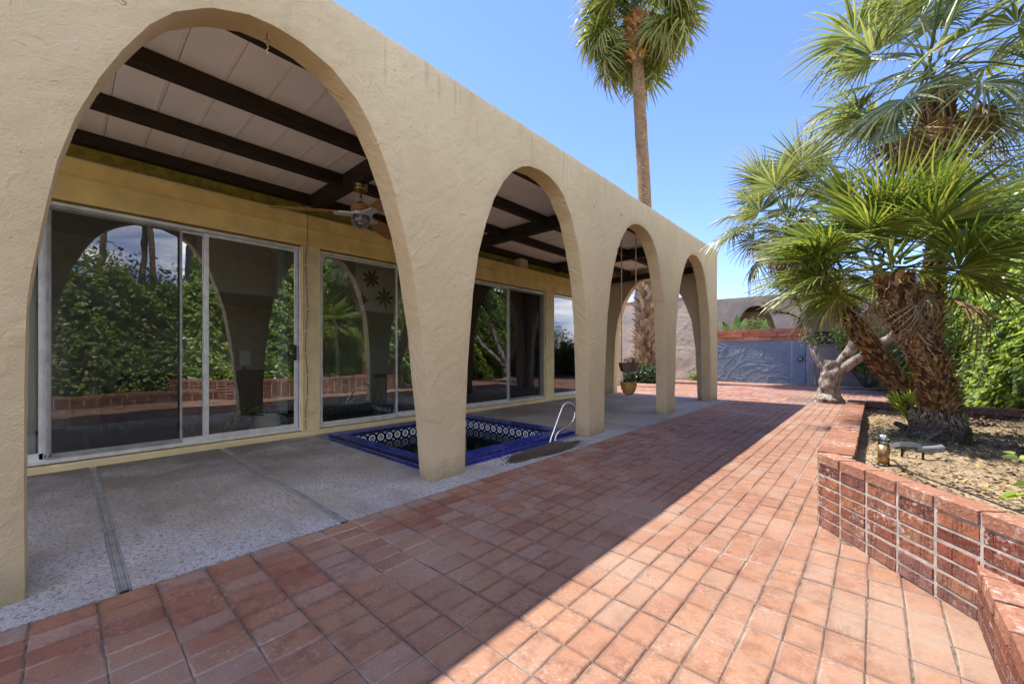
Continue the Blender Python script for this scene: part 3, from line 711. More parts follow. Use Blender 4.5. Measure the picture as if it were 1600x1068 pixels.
# raised coping
CZ = .032
mb = MB(); mb.box(IX1+.012,IX1+.215,IY0-.165,IY1+.225,-.002,CZ-.008); mb.box(IX0-.225,IX0-.012,IY0-.165,IY1+.225,-.002,CZ-.008); mb.box(IX0-.012,IX1+.012,IY0-.165,IY0-.012,-.002,CZ-.008); mb.box(IX0-.012,IX1+.012,IY1+.012,IY1+.225,-.002,CZ-.008)
mb.build('coping_bed', M['black'], pool)
tile_run(IX1,IX1+.222,IY0-.17,IY1+.23,CZ-.008,CZ+.004,'y',16); tile_run(IX0-.23,IX0,IY0-.17,IY1+.23,CZ-.008,CZ+.004,'y',16)
tile_run(IX0+.001,IX1-.001,IY0-.155,IY0,CZ-.008,CZ+.004,'x',12); tile_run(IX0+.001,IX1-.001,IY1,IY1+.23,CZ-.008,CZ+.004,'x',12)
n = 16
for k in range(n):   # dark riser tiles of the front coping
    a = IY0-.17+(IY1-IY0+.40)*k/n; c = IY0-.17+(IY1-IY0+.40)*(k+1)/n
    link('tile', tile_cache(.006, c-a-.012, CZ-.012), None, pool, loc=(IX1+.2185,(a+c)/2,(CZ-.008)/2))
# painted band above the water
deco = MB().box(-.067,.067,-.004,.004,-.0675,.0675,.0).mesh('painted_tile'); deco.materials.append(M['deco'])
n = 15
for k in range(n):
    yy = IY0+(IY1-IY0)*(k+.5)/n; link('painted_tile', deco, None, pool, loc=(IX0+.004,yy,-.070), rot=(0,0,R(90))); link('painted_tile', deco, None, pool, loc=(IX1-.004,yy,-.070), rot=(0,0,R(-90)))
for k in range(14):
    xx = IX0+.008+(IX1-IX0-.016)*(k+.5)/14; link('painted_tile', deco, None, pool, loc=(xx,IY1-.004,-.070)); link('painted_tile', deco, None, pool, loc=(xx,IY0+.004,-.070), rot=(0,0,R(180)))
# grab rail
t = thing('grab_rail', 'looped stainless steel grab rail on the pool edge by the second nearest pillar', 'rail', (-3.03,4.1,0))
pts = smooth_pts([(-3.03,4.07,.0),(-3.03,4.17,.15),(-3.03,4.30,.345),(-3.03,4.38,.435),(-3.03,4.50,.455),(-3.03,4.61,.41),(-3.03,4.645,.31),(-3.03,4.59,.20),(-3.03,4.46,.145),(-3.03,4.28,.105),(-3.03,4.20,.05),(-3.03,4.18,.0)], 6)
mb = MB(); mb.tube(pts, .0155, 14); mb.build('rail_tube', M['chrome'], t, smooth=True)
for y in (4.07,4.18): MB().lathe((-3.03,y,.004), [(.034,0),(.032,.008),(.02,.014)], 18).build('flange', M['chrome'], t, smooth=True)

# ------------------------------------------------------------------ the arcade
XA = -2.82; TH = .22; TOPZ = 3.58
A1 = [(-.118,0),(-.120,.55),(-.119,.97),(-.113,1.31),(-.1,1.457),(-.07,1.685),(-.051,1.813),(-.022,1.997),(.035,2.226),(.115,2.452),(.196,2.634),(.299,2.827),(.401,2.959),(.533,3.064),(.574,3.09),(.753,3.165),(.894,3.18),(1.067,3.167),(1.259,3.104),(1.437,2.966),(1.541,2.832),(1.636,2.66),(1.721,2.462),(1.841,2.104),(1.916,1.809),(2.004,1.304),(2.062,.753),(2.089,.516),(2.140,0)]
A2 = [(2.494,0),(2.50,.5),(2.534,1.058),(2.587,1.674),(2.665,2.073),(2.768,2.39),(2.881,2.654),(3.016,2.869),(3.153,3.02),(3.30,3.12),(3.439,3.173),(3.62,3.19),(3.804,3.173),(3.95,3.12),(4.074,3.043),(4.275,2.804),(4.422,2.455),(4.554,1.995),(4.625,1.45),(4.655,.8),(4.672,0)]
def shift_arch(a, l, r):
    l0, r0 = a[0][0], a[-1][0]; return [(l+(y-l0)/(r0-l0)*(r-l), z) for y, z in a]
arches = [shift_arch(A2,-2.73,-.475), A1, A2, shift_arch(A2,5.082,7.387), shift_arch(A2,7.769,10.023)]
YE = 10.55
outl = [(-3.10,0)]
for a in arches: outl += a
outl += [(YE,0),(YE,TOPZ),(-3.10,TOPZ)]
arc = thing('arcade', 'cream stucco arcade of tall rounded arches shading the patio', 'arcade', (XA-TH/2, 3.7, 0))
arch_wall('arch_wall', outl, TH, (XA,0,0), (0,1,0), (1,0,0), M['stucco'], arc, grid=.055, soffit=M['stucco_soffit'], seed=2)
# end wall with one arch, between the arcade and the house
EP = [(-5.422,.0),(-5.40,.8),(-5.369,1.508),(-5.286,2.06),(-5.102,2.56),(-4.9,2.86),(-4.68,3.03),(-4.45,3.08),(-4.2,3.06),(-4.0,2.98),(-3.8,2.82),(-3.66,2.66),(-3.553,2.50),(-3.34,1.95),(-3.25,1.3),(-3.21,.6),(-3.192,0)]
outl = [(-5.70,0)] + EP + [(-3.043,0),(-3.043,3.32),(-5.70,3.32)]
arch_wall('end_arch_wall', outl, .22, (0,10.25,0), (1,0,0), (0,-1,0), M['stucco'], arc, grid=.07, soffit=M['stucco_soffit'], seed=5)
# roof: planks over beams
CZ_ = 3.326
MB().box(-11.4,-3.045,-3.1,10.47,3.375,3.50).build('roof_deck', M['roofing'], arc)
k = 0; y = -3.08
r = random.Random(8)
while y < 10.2:
    w = .305; mb = MB(); mb.box(-6.5,-3.05,y+.0025,y+w-.0025,CZ_+r.uniform(0,.002),CZ_+.035,.0)
    mb.box(-6.5,-3.05,y+w-.030,y+w-.022,CZ_-.003,CZ_+.001)
    mb.build('ceiling_plank', M['plank'], arc); y += w
for x0, x1 in ((-3.135,-3.047),(-4.052,-3.938),(-5.01,-4.895),(-5.97,-5.85)):
    MB().box(x0,x1,-3.05,10.22,3.20,CZ_-.002,.004).build('beam', M['beam'], arc)
for y0 in (-2.5,-.28+.03,2.30,5.24,8.05):
    if y0 < -.5 or y0 > 1: MB().box(-5.84,-3.05,y0,y0+.11,3.12,CZ_-.003,.004).build('cross_beam', M['beam'], arc)
MB().box(-5.71,-3.05,10.10,10.22,3.06,3.195,.004).build('cross_beam', M['beam'], arc)
# brass hook hanging in the nearest arch

t = thing('hook', 'small brass double hook hanging from the top of the nearest arch', 'hook', (-2.93,.90,3.09))
mb = MB(); mb.tube([(-2.93,.88,3.18),(-2.93,.88,3.135)], .003, 6)
mb.tube(smooth_pts([(-2.93,.88,3.14),(-2.93,.897,3.13),(-2.93,.897,3.115),(-2.93,.88,3.105),(-2.93,.863,3.115),(-2.93,.863,3.13),(-2.93,.88,3.14)],4), .003, 6)
mb.tube(smooth_pts([(-2.93,.88,3.105),(-2.93,.888,3.085),(-2.93,.876,3.065),(-2.93,.884,3.05),(-2.93,.874,3.042)],4), .0035, 6)
mb.build('hook_body', M['brass'], t, smooth=True)

# ------------------------------------------------------------------ the house wall with its sliding glass
house = thing('house', 'ochre trimmed house wall of sliding glass doors behind the patio', 'house', (-5.9,3.5,0))
XW = -5.72
def hb(name, m, x0,x1,y0,y1,z0,z1,b=.003, par=None, lab=None):
    return MB().box(x0,x1,y0,y1,z0,z1,b).build(name, M[m], par or house, label=lab)
hb('fascia','fascia',-5.90,XW,-3.3,10.245,2.565,2.80); hb('fascia','fascia',-5.90,XW-.012,-3.3,10.245,2.802,2.985)
hb('fascia_trim','fascia',-5.90,XW+.012,-3.3,10.245,2.79,2.806)
hb('head_board','olive',-6.10,-5.97,-3.3,10.2,2.985,3.33)
hb('ledge','fascia',-6.0,-5.905,-3.3,10.2,2.955,2.98)
hb('sill','pilaster',-5.90,XW+.035,-3.3,10.245,-.05,.062,.008)
for y0,y1 in ((-1.62,-1.38),(2.150,2.362),(4.86,5.04),(7.55,7.845),(9.95,10.245)):
    hb('pilaster','pilaster',-5.90,XW+.004,y0,y1,.064,2.563)
for y0,y1 in ((2.143,2.152),(2.360,2.369),(7.538,7.552),(7.843,7.852)):
    hb('trim','fascia',-5.84,XW+.012,y0,y1,.064,2.562,.001)
hb('beam_end','stucco',-5.95,-5.74,6.66,6.90,2.99,3.19)
hb('outlet','pilaster',-5.718,-5.706,2.25,2.32,.30,.42,.003)
hb('wall','room',-5.88,-5.80,-6,-3.3,0,3.3)
# end wall and far closure of the house
hb('end_wall','stucco',-11.4,-5.91,10.245,10.47,-.05,3.37)
hb('start_wall','stucco',-11.4,-5.91,-6.0,-5.8,-.05,3.37)
def sliding(y0, y1, z0, z1, panels, screens=(), name='sliding_door', label=None, handle=None):
    """panels: list of (ya, yb, depth) glass leaves"""
    d = thing(name, None, None); d.parent = house; d.location = Vector((-5.78,(y0+y1)/2,0))-Vector(house.location)
    if label: d['label'] = label
    P = lambda mb, n_, mm: link(n_, mb.mesh(n_), M[mm], None)
    def put(mb, n_, mm, sm=False):
        o = link(n_, mb.mesh(n_, sm), M[mm]); o.parent = d; o.location = -Vector((-5.78,(y0+y1)/2,0)); return o
    mb = MB(); fx0, fx1 = -5.86, -5.745
    mb.box(fx0,fx1,y0,y0+.028,z0,z1,.002); mb.box(fx0,fx1,y1-.028,y1,z0,z1,.002); mb.box(fx0,fx1,y0+.028,y1-.028,z1-.035,z1,.002); mb.box(fx0,fx1+.004,y0+.028,y1-.028,z0,z0+.028,.002)
    mb.box(fx0+.04,fx1-.062,y0+.028,y1-.028,z0+.028,z0+.038); mb.box(fx1-.012,fx1-.004,y0+.028,y1-.028,z0+.028,z0+.036)
    put(mb,'frame','alu')
    for (a, c, dep, st) in panels:
        xx = fx1-.035-dep; mb = MB(); s = st; zt = z1-.038; zb = z0+.036
        mb.box(xx-.012,xx+.012,a,a+s,zb,zt,.002); mb.box(xx-.012,xx+.012,c-s,c,zb,zt,.002); mb.box(xx-.012,xx+.012,a+s,c-s,zt-s*.8,zt,.002); mb.box(xx-.012,xx+.012,a+s,c-s,zb,zb+s*1.2,.002)
        put(mb,'leaf_frame','alu')
        put(MB().box(xx-.003,xx+.003,a+s*.8,c-s*.8,zb+s,zt-s*.7),'pane','glass')
    for (a, c) in screens:
        xx = fx1-.014; mb = MB(); s = .022; zt = z1-.038; zb = z0+.038
        mb.box(xx-.007,xx+.007,a,a+s,zb,zt,.001); mb.box(xx-.007,xx+.007,c-s,c,zb,zt,.001); mb.box(xx-.007,xx+.007,a+s,c-s,zt-s,zt,.001); mb.box(xx-.007,xx+.007,a+s,c-s,zb,zb+s,.001)
        put(mb,'screen_frame','alu_dark')
        put(MB().add([(xx,a+s,zb+s),(xx,c-s,zb+s),(xx,c-s,zt-s),(xx,a+s,zt-s)],[(0,1,2,3)]),'screen','screen')
    if handle is not None:
        mb = MB(); mb.box(fx1-.03,fx1+.004,handle-.018,handle+.012,1.02,1.22,.004); put(mb,'handle_plate','black')
        mb = MB(); mb.tube(smooth_pts([(fx1+.004,handle-.01,1.205),(fx1+.035,handle-.03,1.20),(fx1+.045,handle-.05,1.12),(fx1+.035,handle-.03,1.045),(fx1+.004,handle-.01,1.04)],5), .006, 8); put(mb,'handle','black',True)
    return d
Z0, Z1 = .075, 2.54
sliding(-3.28,-1.62,Z0,Z1,[(-3.24,-1.66,.0,.045)], name='fixed_window', label='wide window left of the first pilaster')
sliding(-1.38,2.143,Z0,Z1,[(-1.34,-.08,.045,.05),(-.16,1.115,.045,.035),(1.085,2.105,.0,.045)], screens=[(-.115,.885)], label='large sliding door with a dark insect screen', handle=2.07)
sliding(2.369,4.86,Z0,Z1,[(2.405,3.63,.0,.028),(3.60,4.82,.045,.035)], name='sliding_window', label='glass doors behind the pool')
sliding(5.04,7.538,Z0,Z1,[(5.08,6.31,.0,.035),(6.28,7.50,.045,.035)], screens=[(6.30,7.50)], label='sliding door beyond the second pillar')
sliding(7.852,9.95,Z0,Z1,[(7.89,9.91,.0,.035)], name='fixed_window', label='single far window of the house wall')

# ---- the dim room behind the glass
MB().box(-11.2,-5.87,-5.8,10.24,-.045,.03).build('floor_inside', M['carpet'], house)
MB().box(-11.2,-5.90,-5.8,10.24,3.0,3.05).build('ceiling_inside', M['room'], house)
hb('back_wall','room',-9.6,-9.45,-5.8,10.24,.03,3.0); hb('inner_wall','teal',-9.45,-6.6,4.95,5.08,.03,3.0); hb('soffit','white',-9.4,-7.4,1.3,3.2,2.05,2.98)
hb('inner_wall','teal',-7.9,-7.78,3.3,4.95,.03,3.0)
hb('column','teal',-6.5,-6.3,2.02,2.16,.03,2.95)
MB().box(-6.55,-6.54,2.55,3.55,.05,2.3).build('glass_partition', M['lampglass'], house)
t = thing('vertical_blind', 'white vertical blind slats hanging inside at the left end of the doors', 'blind', (-6.02,-.6,2.5))
MB().box(-6.05,-5.99,-1.3,-.17,2.46,2.50).build('head_rail', M['white'], t)
for k in range(12):
    y = -1.26+.094*k; c = Vector((-6.02,y,1.27)); a = Vector((.35,1,0)).normalized(); MB().obox(c, a, Vector((-a.y,a.x,0)), Vector((0,0,1)), .044, .0015, 1.18).build('slat', M['white'], t)
t = thing('shelf_unit', 'white lattice shelf unit standing inside behind the insect screen', 'shelf', (-8.5,.1,0))
mb = MB(); mb.box(-8.7,-8.45,-.62,-.60,.03,1.85); mb.box(-8.7,-8.45,.02,.07,.03,1.85); mb.box(-8.7,-8.45,.28,.33,.03,1.85); mb.box(-8.7,-8.45,-.60,.28,1.80,1.85)
for k in range(6): mb.box(-8.7,-8.45,.07,.28,.03+.30*k,.09+.30*k)
mb.build('shelf_frame', M['white'], t); MB().box(-8.72,-8.70,-.6,.33,.03,1.8).build('back_panel', M['room'], t)
def sofa(name, lab, x, y, L, m, cush, gp=None):
    t = thing(name, lab, 'sofa', (x,y,.03), gp)
    MB().box(x-.45,x+.45,y-L/2,y+L/2,.12,.42,.04).build('seat', M[m], t); MB().box(x-.47,x-.25,y-L/2,y+L/2,.42,.82,.05).build('backrest', M[m], t)
    for s in (-1,1): MB().box(x-.45,x+.45,y+s*(L/2+.08)-.08,y+s*(L/2+.08)+.08,.10,.60,.04).build('armrest', M[m], t)
    for c in cush: MB().box(x-.22,x-.05,c-.24,c+.24,.44,.80,.06).build('cushion', M['white'], t)
    for i in (-1,1):
        for j in (-1,1): MB().box(x+.38*i-.03,x+.38*i+.03,y+j*(L/2-.08)-.03,y+j*(L/2-.08)+.03,.03,.12).build('leg', M['black'], t)
sofa('sofa', 'dark sofa with a white cushion inside behind the far sliding door', -7.1, 6.5, 1.7, 'sofa', [6.75])
sofa('armchair', 'dark low armchair inside behind the insect screen', -7.6, .9, .8, 'sofa', [])
t = thing('sideboard', 'dark sideboard inside the room by the sliding door handle', 'sideboard', (-7.6,1.9,0))
MB().box(-7.9,-7.4,1.5,2.6,.06,.80,.01).build('cabinet', M['sofa'], t); MB().box(-7.92,-7.38,1.48,2.62,.80,.83,.004).build('top', M['black'], t)
for yy in (1.87,2.23): MB().box(-7.398,-7.39,yy-.003,yy+.003,.10,.78).build('door_gap', M['black'], t)
t = thing('table_lamp', 'small white box lamp on the dark sideboard inside', 'lamp', (-7.6,1.95,.83))
MB().lathe((-7.6,1.95,.83),[(.06,0),(.06,.01),(.012,.02),(.012,.08)],14).build('lamp_base', M['black'], t); MB().box(-7.68,-7.52,1.87,2.03,.91,1.16,.008).build('lamp_shade', M['white'], t)
t = thing('bar_stool', 'dark stool on thin legs inside the middle glass door', 'stool', (-7.0,4.1,0))
MB().lathe((-7.0,4.1,.66),[(.0,0),(.18,0),(.19,.03),(.17,.06),(0,.065)],18).build('seat', M['sofa'], t, smooth=True)
for k in range(4):
    a = R(45+90*k); MB().tube([(-7+.12*math.cos(a),4.1+.12*math.sin(a),.66),(-7+.2*math.cos(a),4.1+.2*math.sin(a),.03)],.011,6).build('leg', M['alu_dark'], t)
# potted pothos just inside the door
t = thing('potted_plant', 'trailing green houseplant in a white pot inside the sliding door', 'plant', (-6.04,1.83,.03))
MB().lathe((-6.04,1.83,.03),[(.11,0),(.135,.02),(.155,.12),(.165,.26),(.17,.30),(.155,.30),(.145,.27),(.0,.26)],24).build('pot', M['white'], t, smooth=True)
P = []; N_ = []
rr = random.Random(4)
for k in range(18):
    a = rr.uniform(0,6.28); e = Vector((math.cos(a)*.7,math.sin(a)*1.4,0)); 
    for q in range(7):
        s = q/6; p = Vector((-6.04,1.76,.34)) + e*(.04+.24*s) + Vector((rr.uniform(-.03,.03),rr.uniform(-.03,.03)-.08*s,.24*s-.42*s*s+rr.uniform(-.03,.03)))
        P.append(p); N_.append((e.x*.6+rr.uniform(-.3,.3),e.y*.6,.8))
leaf_cloud(np.array(P), np.array(N_), .12, M['hedge'], 'foliage', t, seed=3, aspect=.75)
# printed blind: dark blossoms on pale cloth, as a flat print
t = thing('roman_blind', 'pale cloth blind printed with dark flowers behind the glass by the pool', 'blind', (-5.98,3.4,2.2))
MB().box(-5.985,-5.975,3.02,4.05,1.78,2.50).build('cloth', m_plain('pale_linen', (.50,.49,.45), .9, var=.08), t)
MB().box(-6.0,-5.97,3.0,4.07,2.50,2.53).build('head_rail', M['white'], t)
ink = m_plain('black_print', (.03,.03,.03), .9)
def petal(mb, c, a, L, w):
    d = Vector((0,math.cos(a),math.sin(a))); q = Vector((0,-math.sin(a),math.cos(a))); c = Vector(c); pts = []
    prof = [(0,.05),(.25,.6),(.55,1),(.8,.7),(1,0)]
    vs = [c+d*L*s+q*w*h for s,h in prof]+[c+d*L*s-q*w*h for s,h in prof[:-1][::-1]]
    vs = [v for v in vs]; n = len(vs); back = [v-Vector((.0012,0,0)) for v in vs]
    mb.add(vs+back, [tuple(range(n)), tuple(range(2*n-1,n-1,-1))]+[(i,(i+1)%n,n+(i+1)%n,n+i) for i in range(n)])
for cy, cz, L, rot in ((3.28,2.30,.17,.3),(3.52,2.02,.19,.9),(3.80,2.32,.16,.1),(3.95,1.98,.16,.5),(3.12,1.95,.10,.7)):
    mb = MB()
    for k in range(8): petal(mb, (-5.9725-.0003*(k%2),cy,cz), rot+k*math.pi/4, L*(1 if k%2 else .85), .026)
    mb.build('printed_flower', ink, t)
mb = MB(); mb.box(-5.975,-5.973,3.05,3.45,1.955,1.965); mb.build('printed_stem', ink, t)

# ------------------------------------------------------------------ ceiling fan
FX, FY = -4.53, 2.355
t = thing('ceiling_fan', 'ceiling fan with three honey coloured wooden blades and a caged lamp', 'ceiling fan', (FX,FY,3.12))
MB().lathe((FX,FY,3.02),[(.02,0),(.066,.012),(.078,.03),(.078,.045),(.068,.052),(.078,.06),(.078,.09),(.06,.098)],28).build('canopy', M['brass'], t, smooth=True)
MB().tube([(FX,FY,3.03),(FX,FY,2.87)], .014, 12).build('downrod', M['brass'], t, smooth=True)
MB().lathe((FX,FY,2.775),[(.10,0),(.10,.015),(.11,.02),(.11,.075),(.10,.085),(.05,.10),(.03,.125),(.02,.13)],28).build('motor_housing', M['brass'], t, smooth=True)
MB().lathe((FX,FY,2.785),[(.112,0),(.113,.008),(.113,.058),(.112,.066)],28).build('wood_band', M['blade'], t, smooth=True)
mb = MB(); zz = 2.755
for k in range(3):
    a = R(2+120*k); d = Vector((math.cos(a),math.sin(a),0)); q = Vector((-d.y,d.x,0)); c = Vector((FX,FY,zz))
    vs = [c+q*.075, c+d*.30+q*.05, c+d*.30-q*.05, c-q*.075]; mb.add([v for v in vs]+[v-Vector((0,0,.02)) for v in vs], [(0,3,2,1),(4,5,6,7),(0,1,5,4),(1,2,6,5),(2,3,7,6),(3,0,4,7)])
mb.lathe((FX,FY,zz-.024),[(.125,0),(.13,.01),(.13,.03),(.11,.038)],6)
mb.build('blade_bracket', M['alu'], t)
for k in range(3):
    a = R(2+120*k); d = Vector((math.cos(a),math.sin(a),0)); q = Vector((-d.y,d.x,0)); mb = MB(); vs = []
    prof = [(.20,.045),(.32,.075),(.5,.105),(.7,.118),(.86,.10),(.94,.05),(.955,.0)]
    for s,h in prof:
        for sg in (1,-1):
            vs.append(Vector((FX,FY,zz+.004)) + d*s + q*h*sg + Vector((0,0,-.20*h*sg - .05*max(0,s-.2))))
    n = len(vs); up = Vector((0,0,.009)); vs2 = [v+up for v in vs]; fs = []
    for i in range(len(prof)-1):
        a0,a1,b0,b1 = 2*i,2*i+1,2*i+2,2*i+3; fs += [(a0,a1,b1,b0),(n+a0,n+b0,n+b1,n+a1),(a0,b0,n+b0,n+a0),(a1,n+a1,n+b1,b1)]
    fs.append((0,n,n+1,1)); mb.add(vs+vs2, fs); mb.build('blade', M['blade'], t)
MB().lathe((FX,FY,2.60),[(.0,0),(.05,.006),(.085,.035),(.10,.08),(.10,.13)],24).build('lamp_glass', M['lampglass'], t, smooth=True)
MB().lathe((FX,FY,2.635),[(.0,0),(.03,.01),(.034,.04),(.02,.08),(.02,.10)],16).build('bulb', M['white'], t, smooth=True)
for k in range(8):
    a = R(45*k); d = Vector((math.cos(a),math.sin(a),0))
    MB().tube([Vector((FX,FY,0))+d*r_+Vector((0,0,z_)) for r_,z_ in ((.012,2.594),(.055,2.60),(.092,2.635),(.106,2.68),(.106,2.735))],.0035,5).build('cage_wire', M['alu_dark'], t)
MB().lathe((FX,FY,2.655),[(.100,0),(.106,0),(.106,.006),(.100,.006)],24).build('cage_ring', M['alu_dark'], t)

# string of bulbs down the pilaster
t = thing('string_light', 'thin brown cord with tiny bulbs running down the pilaster', 'string light', (-5.70,2.20,2.9))
pts = [(-5.70+.004*math.sin(k*1.3), 2.19+.014*math.sin(k*.9)+.004*math.sin(k*2.3), 3.04-.148*k) for k in range(21)]
MB().tube([(-5.86,2.05,3.19),(-5.72,2.12,3.13)]+pts,.0042,5).build('cord', M['darkcord'], t)
for k in range(1,20,2):
    p = pts[k]; MB().lathe((p[0]+.008,p[1],p[2]-.012),[(.003,0),(.009,.006),(.009,.016),(.004,.024)],8).build('bulb', M['white'], t)

# hanging planters in the third arch
def rope(mb, a, b_, rad=.010, n=34):
    a, b_ = Vector(a), Vector(b_); pts = []; rs = []
    for k in range(n+1): pts.append(a.lerp(b_, k/n)); rs.append(rad*(1.25 if k%2 else .75))
    mb.tube(pts, rs, 6)
t = thing('hanging_planter', 'brown clay trough hanging on two knotted ropes under the third arch', 'planter', (-3.29,6.83,.78))
cx_, cy_ = -3.31, 6.83; dr = Vector((.743,.669,0))*.13
mb = MB(); c = Vector((cx_,cy_,0))
vs = []
for z_, a_, b_ in ((.78,.10,.085),(.80,.125,.09),(.945,.155,.115),(.945,.135,.095),(.83,.11,.08)):
    for i,j in ((-1,-1),(1,-1),(1,1),(-1,1)): vs.append((cx_+.743*a_*i-.669*b_*j, cy_+.669*a_*i+.743*b_*j, z_))
fs = [(3,2,1,0)]+[(4*q+i,4*q+(i+1)%4,4*q+4+(i+1)%4,4*q+4+i) for q in range(4) for i in range(4)]+[(16,17,18,19)]
mb.add(vs, fs).build('trough', M['trough'], t)
for s in (-1,1):
    mb = MB(); rope(mb, (cx_+dr.x*s, cy_+dr.y*s, 3.20), (cx_+dr.x*s, cy_+dr.y*s, .93)); mb.build('rope', M['rope'], t)
blob_leaves([(cx_,cy_,.97,.09,.09,.05)], 60, .05, M['darkleaf'], 'foliage', t, 5)
t = thing('hanging_planter', 'yellow ribbed wooden bowl hanging beneath the brown trough', 'planter', (cx_,cy_,.36))
mb = MB()
for k in range(20):   # staves
    a0 = 2*math.pi*k/20; rings = [(.035,.355),(.09,.40),(.125,.48),(.145,.60)]
    vs = []
    for rr_, z_ in rings:
        for da, ro in ((.02,0),(2*math.pi/20-.02,0),(math.pi/20,.006)): vs.append((cx_+(rr_+ro)*math.cos(a0+da), cy_+(rr_+ro)*math.sin(a0+da), z_))
    fs = []
    for q in range(3): fs += [(3*q,3*q+2,3*q+5,3*q+3),(3*q+2,3*q+1,3*q+4,3*q+5)]
    mb.add(vs, fs)
mb.lathe((cx_,cy_,.36),[(.0,0),(.034,0),(.088,.045),(.12,.12),(.138,.238),(.13,.238),(.0,.22)],20)
mb.build('bowl', M['bowl'], t)
for s in (-1,0,1):
    mb = MB(); rope(mb, (cx_+dr.x*s*.85, cy_+dr.y*s*.85+.02, .79), (cx_+dr.x*s, cy_+dr.y*s, .60), .006, 8); mb.build('rope', M['rope'], t)
blob_leaves([(cx_,cy_,.62,.10,.10,.05)], 80, .05, M['darkleaf'], 'foliage', t, 6)

# ------------------------------------------------------------------ planters
BH = .0665
def brick_mesh(L, W, H_, seed, m):
    mb = MB().box(-L/2,L/2,-W/2,W/2,-H_/2,H_/2,.003); r = random.Random(seed)
    mb.v = [(x+r.uniform(-.0012,.0012), y+r.uniform(-.0012,.0012), z+r.uniform(-.001,.001)) for x,y,z in mb.v]
    me = mb.mesh('brick'); me.materials.append(M[m]); return me
BR = [brick_mesh(.181,.098,.0525,k,'brick') for k in range(5)]
up_w = thing('planter_wall', 'red brick planter wall in seven stacked courses with a corner at the paving', 'wall', (-.2,3.3,0))
UV = DU; NV = Vector((-DU.y, DU.x, 0))       # NV points into the bed (+x side)
if NV.x < 0: NV = -NV
ang = math.atan2(UV.y, UV.x)
rb = random.Random(9)
NB = 10
for c_ in range(6):
    for k in range(NB):
        p = P0 + UV*(.005+.195*(k+.5)) + NV*(.050+rb.uniform(-.0015,.0015)) + Vector((0,0,BH*(c_+.5)+rb.uniform(-.0012,.0012)))
        link('brick', rb.choice(BR), None, up_w, loc=p, rot=(rb.uniform(-.01,.01),rb.uniform(-.006,.006),ang+rb.uniform(-.006,.006)))
caps = [brick_mesh(.182,.108,.060,20+k,'brick_cap') for k in range(3)]
for k in range(NB):
    p = P0 + UV*(.005+.195*(k+.5)) + NV*.050 + Vector((0,0,.433+rb.uniform(-.002,.002)))
    link('cap_brick', rb.choice(caps), None, up_w, loc=p, rot=(0,rb.uniform(-.008,.008),ang+rb.uniform(-.008,.008)))
mb = MB(); mb.obox(P0+UV*(.98)+NV*.050+Vector((0,0,.228)), UV, NV, Vector((0,0,1)), .975, .0455, .228); mb.build('mortar', M['mortar'], up_w)
# left leg, running away from the camera
for c_ in range(6):
    for k in range(20):
        y = 3.30+.2*(k+.5); r_ = rb.choice(BR)
        link('brick', r_, None, up_w, loc=(-.232, y, BH*(c_+.5)), rot=(0,rb.uniform(-.01,.01),R(90)))
        if c_ >= 4: link('brick', r_, None, up_w, loc=(-.148, y, BH*(c_+.5)), rot=(0,0,R(90)))
hc = [brick_mesh(.185,.094,.064,30+k,'brick_cap') for k in range(4)]
for k in range(41):
    y = 3.315+.0985*(k+.5); link('cap_brick', rb.choice(hc), None, up_w, loc=(-.188+rb.uniform(-.002,.002), y, .433+rb.uniform(-.0018,.0018)), rot=(rb.uniform(-.01,.01),0,rb.uniform(-.012,.012)))
MB().box(-.274,-.106,3.29,7.35,0,.455).build('mortar', M['mortar'], up_w)
# return at the far end
for k in range(16):
    link('cap_brick', rb.choice(caps), None, up_w, loc=(-.09+.19*(k+.5), 7.33, .433), rot=(0,0,rb.uniform(-.01,.01)))
    for c_ in (4,5): link('brick', rb.choice(BR), None, up_w, loc=(-.09+.19*(k+.5), 7.33, BH*(c_+.5)))
MB().box(-.1,2.95,7.285,7.375,0,.452).build('mortar', M['mortar'], up_w)

lo_w = thing('low_planter_wall', 'low brick wall topped with wide cap bricks running toward the viewer at lower right', 'wall', (.41,1.5,0))
lc = [brick_mesh(.205,.197,.062,40+k,'brick_cap') for k in range(4)]
for k in range(22):
    y = 2.60-.21*(k+.5); link('cap_brick', rb.choice(lc), None, lo_w, loc=(.412+rb.uniform(-.002,.002), y, .209+rb.uniform(-.002,.002)), rot=(rb.uniform(-.012,.012),rb.uniform(-.012,.012),rb.uniform(-.02,.02)))
for c_ in range(3):
    for k in range(24):
        y = 2.60-.195*(k+.5); link('brick', rb.choice(BR), None, lo_w, loc=(.361+rb.uniform(-.001,.001), y, .0585*c_+.030), rot=(0,rb.uniform(-.01,.01),R(90)))
MB().box(.318,.505,-2.1,2.585,0,.226).build('mortar', M['mortar'], lo_w)

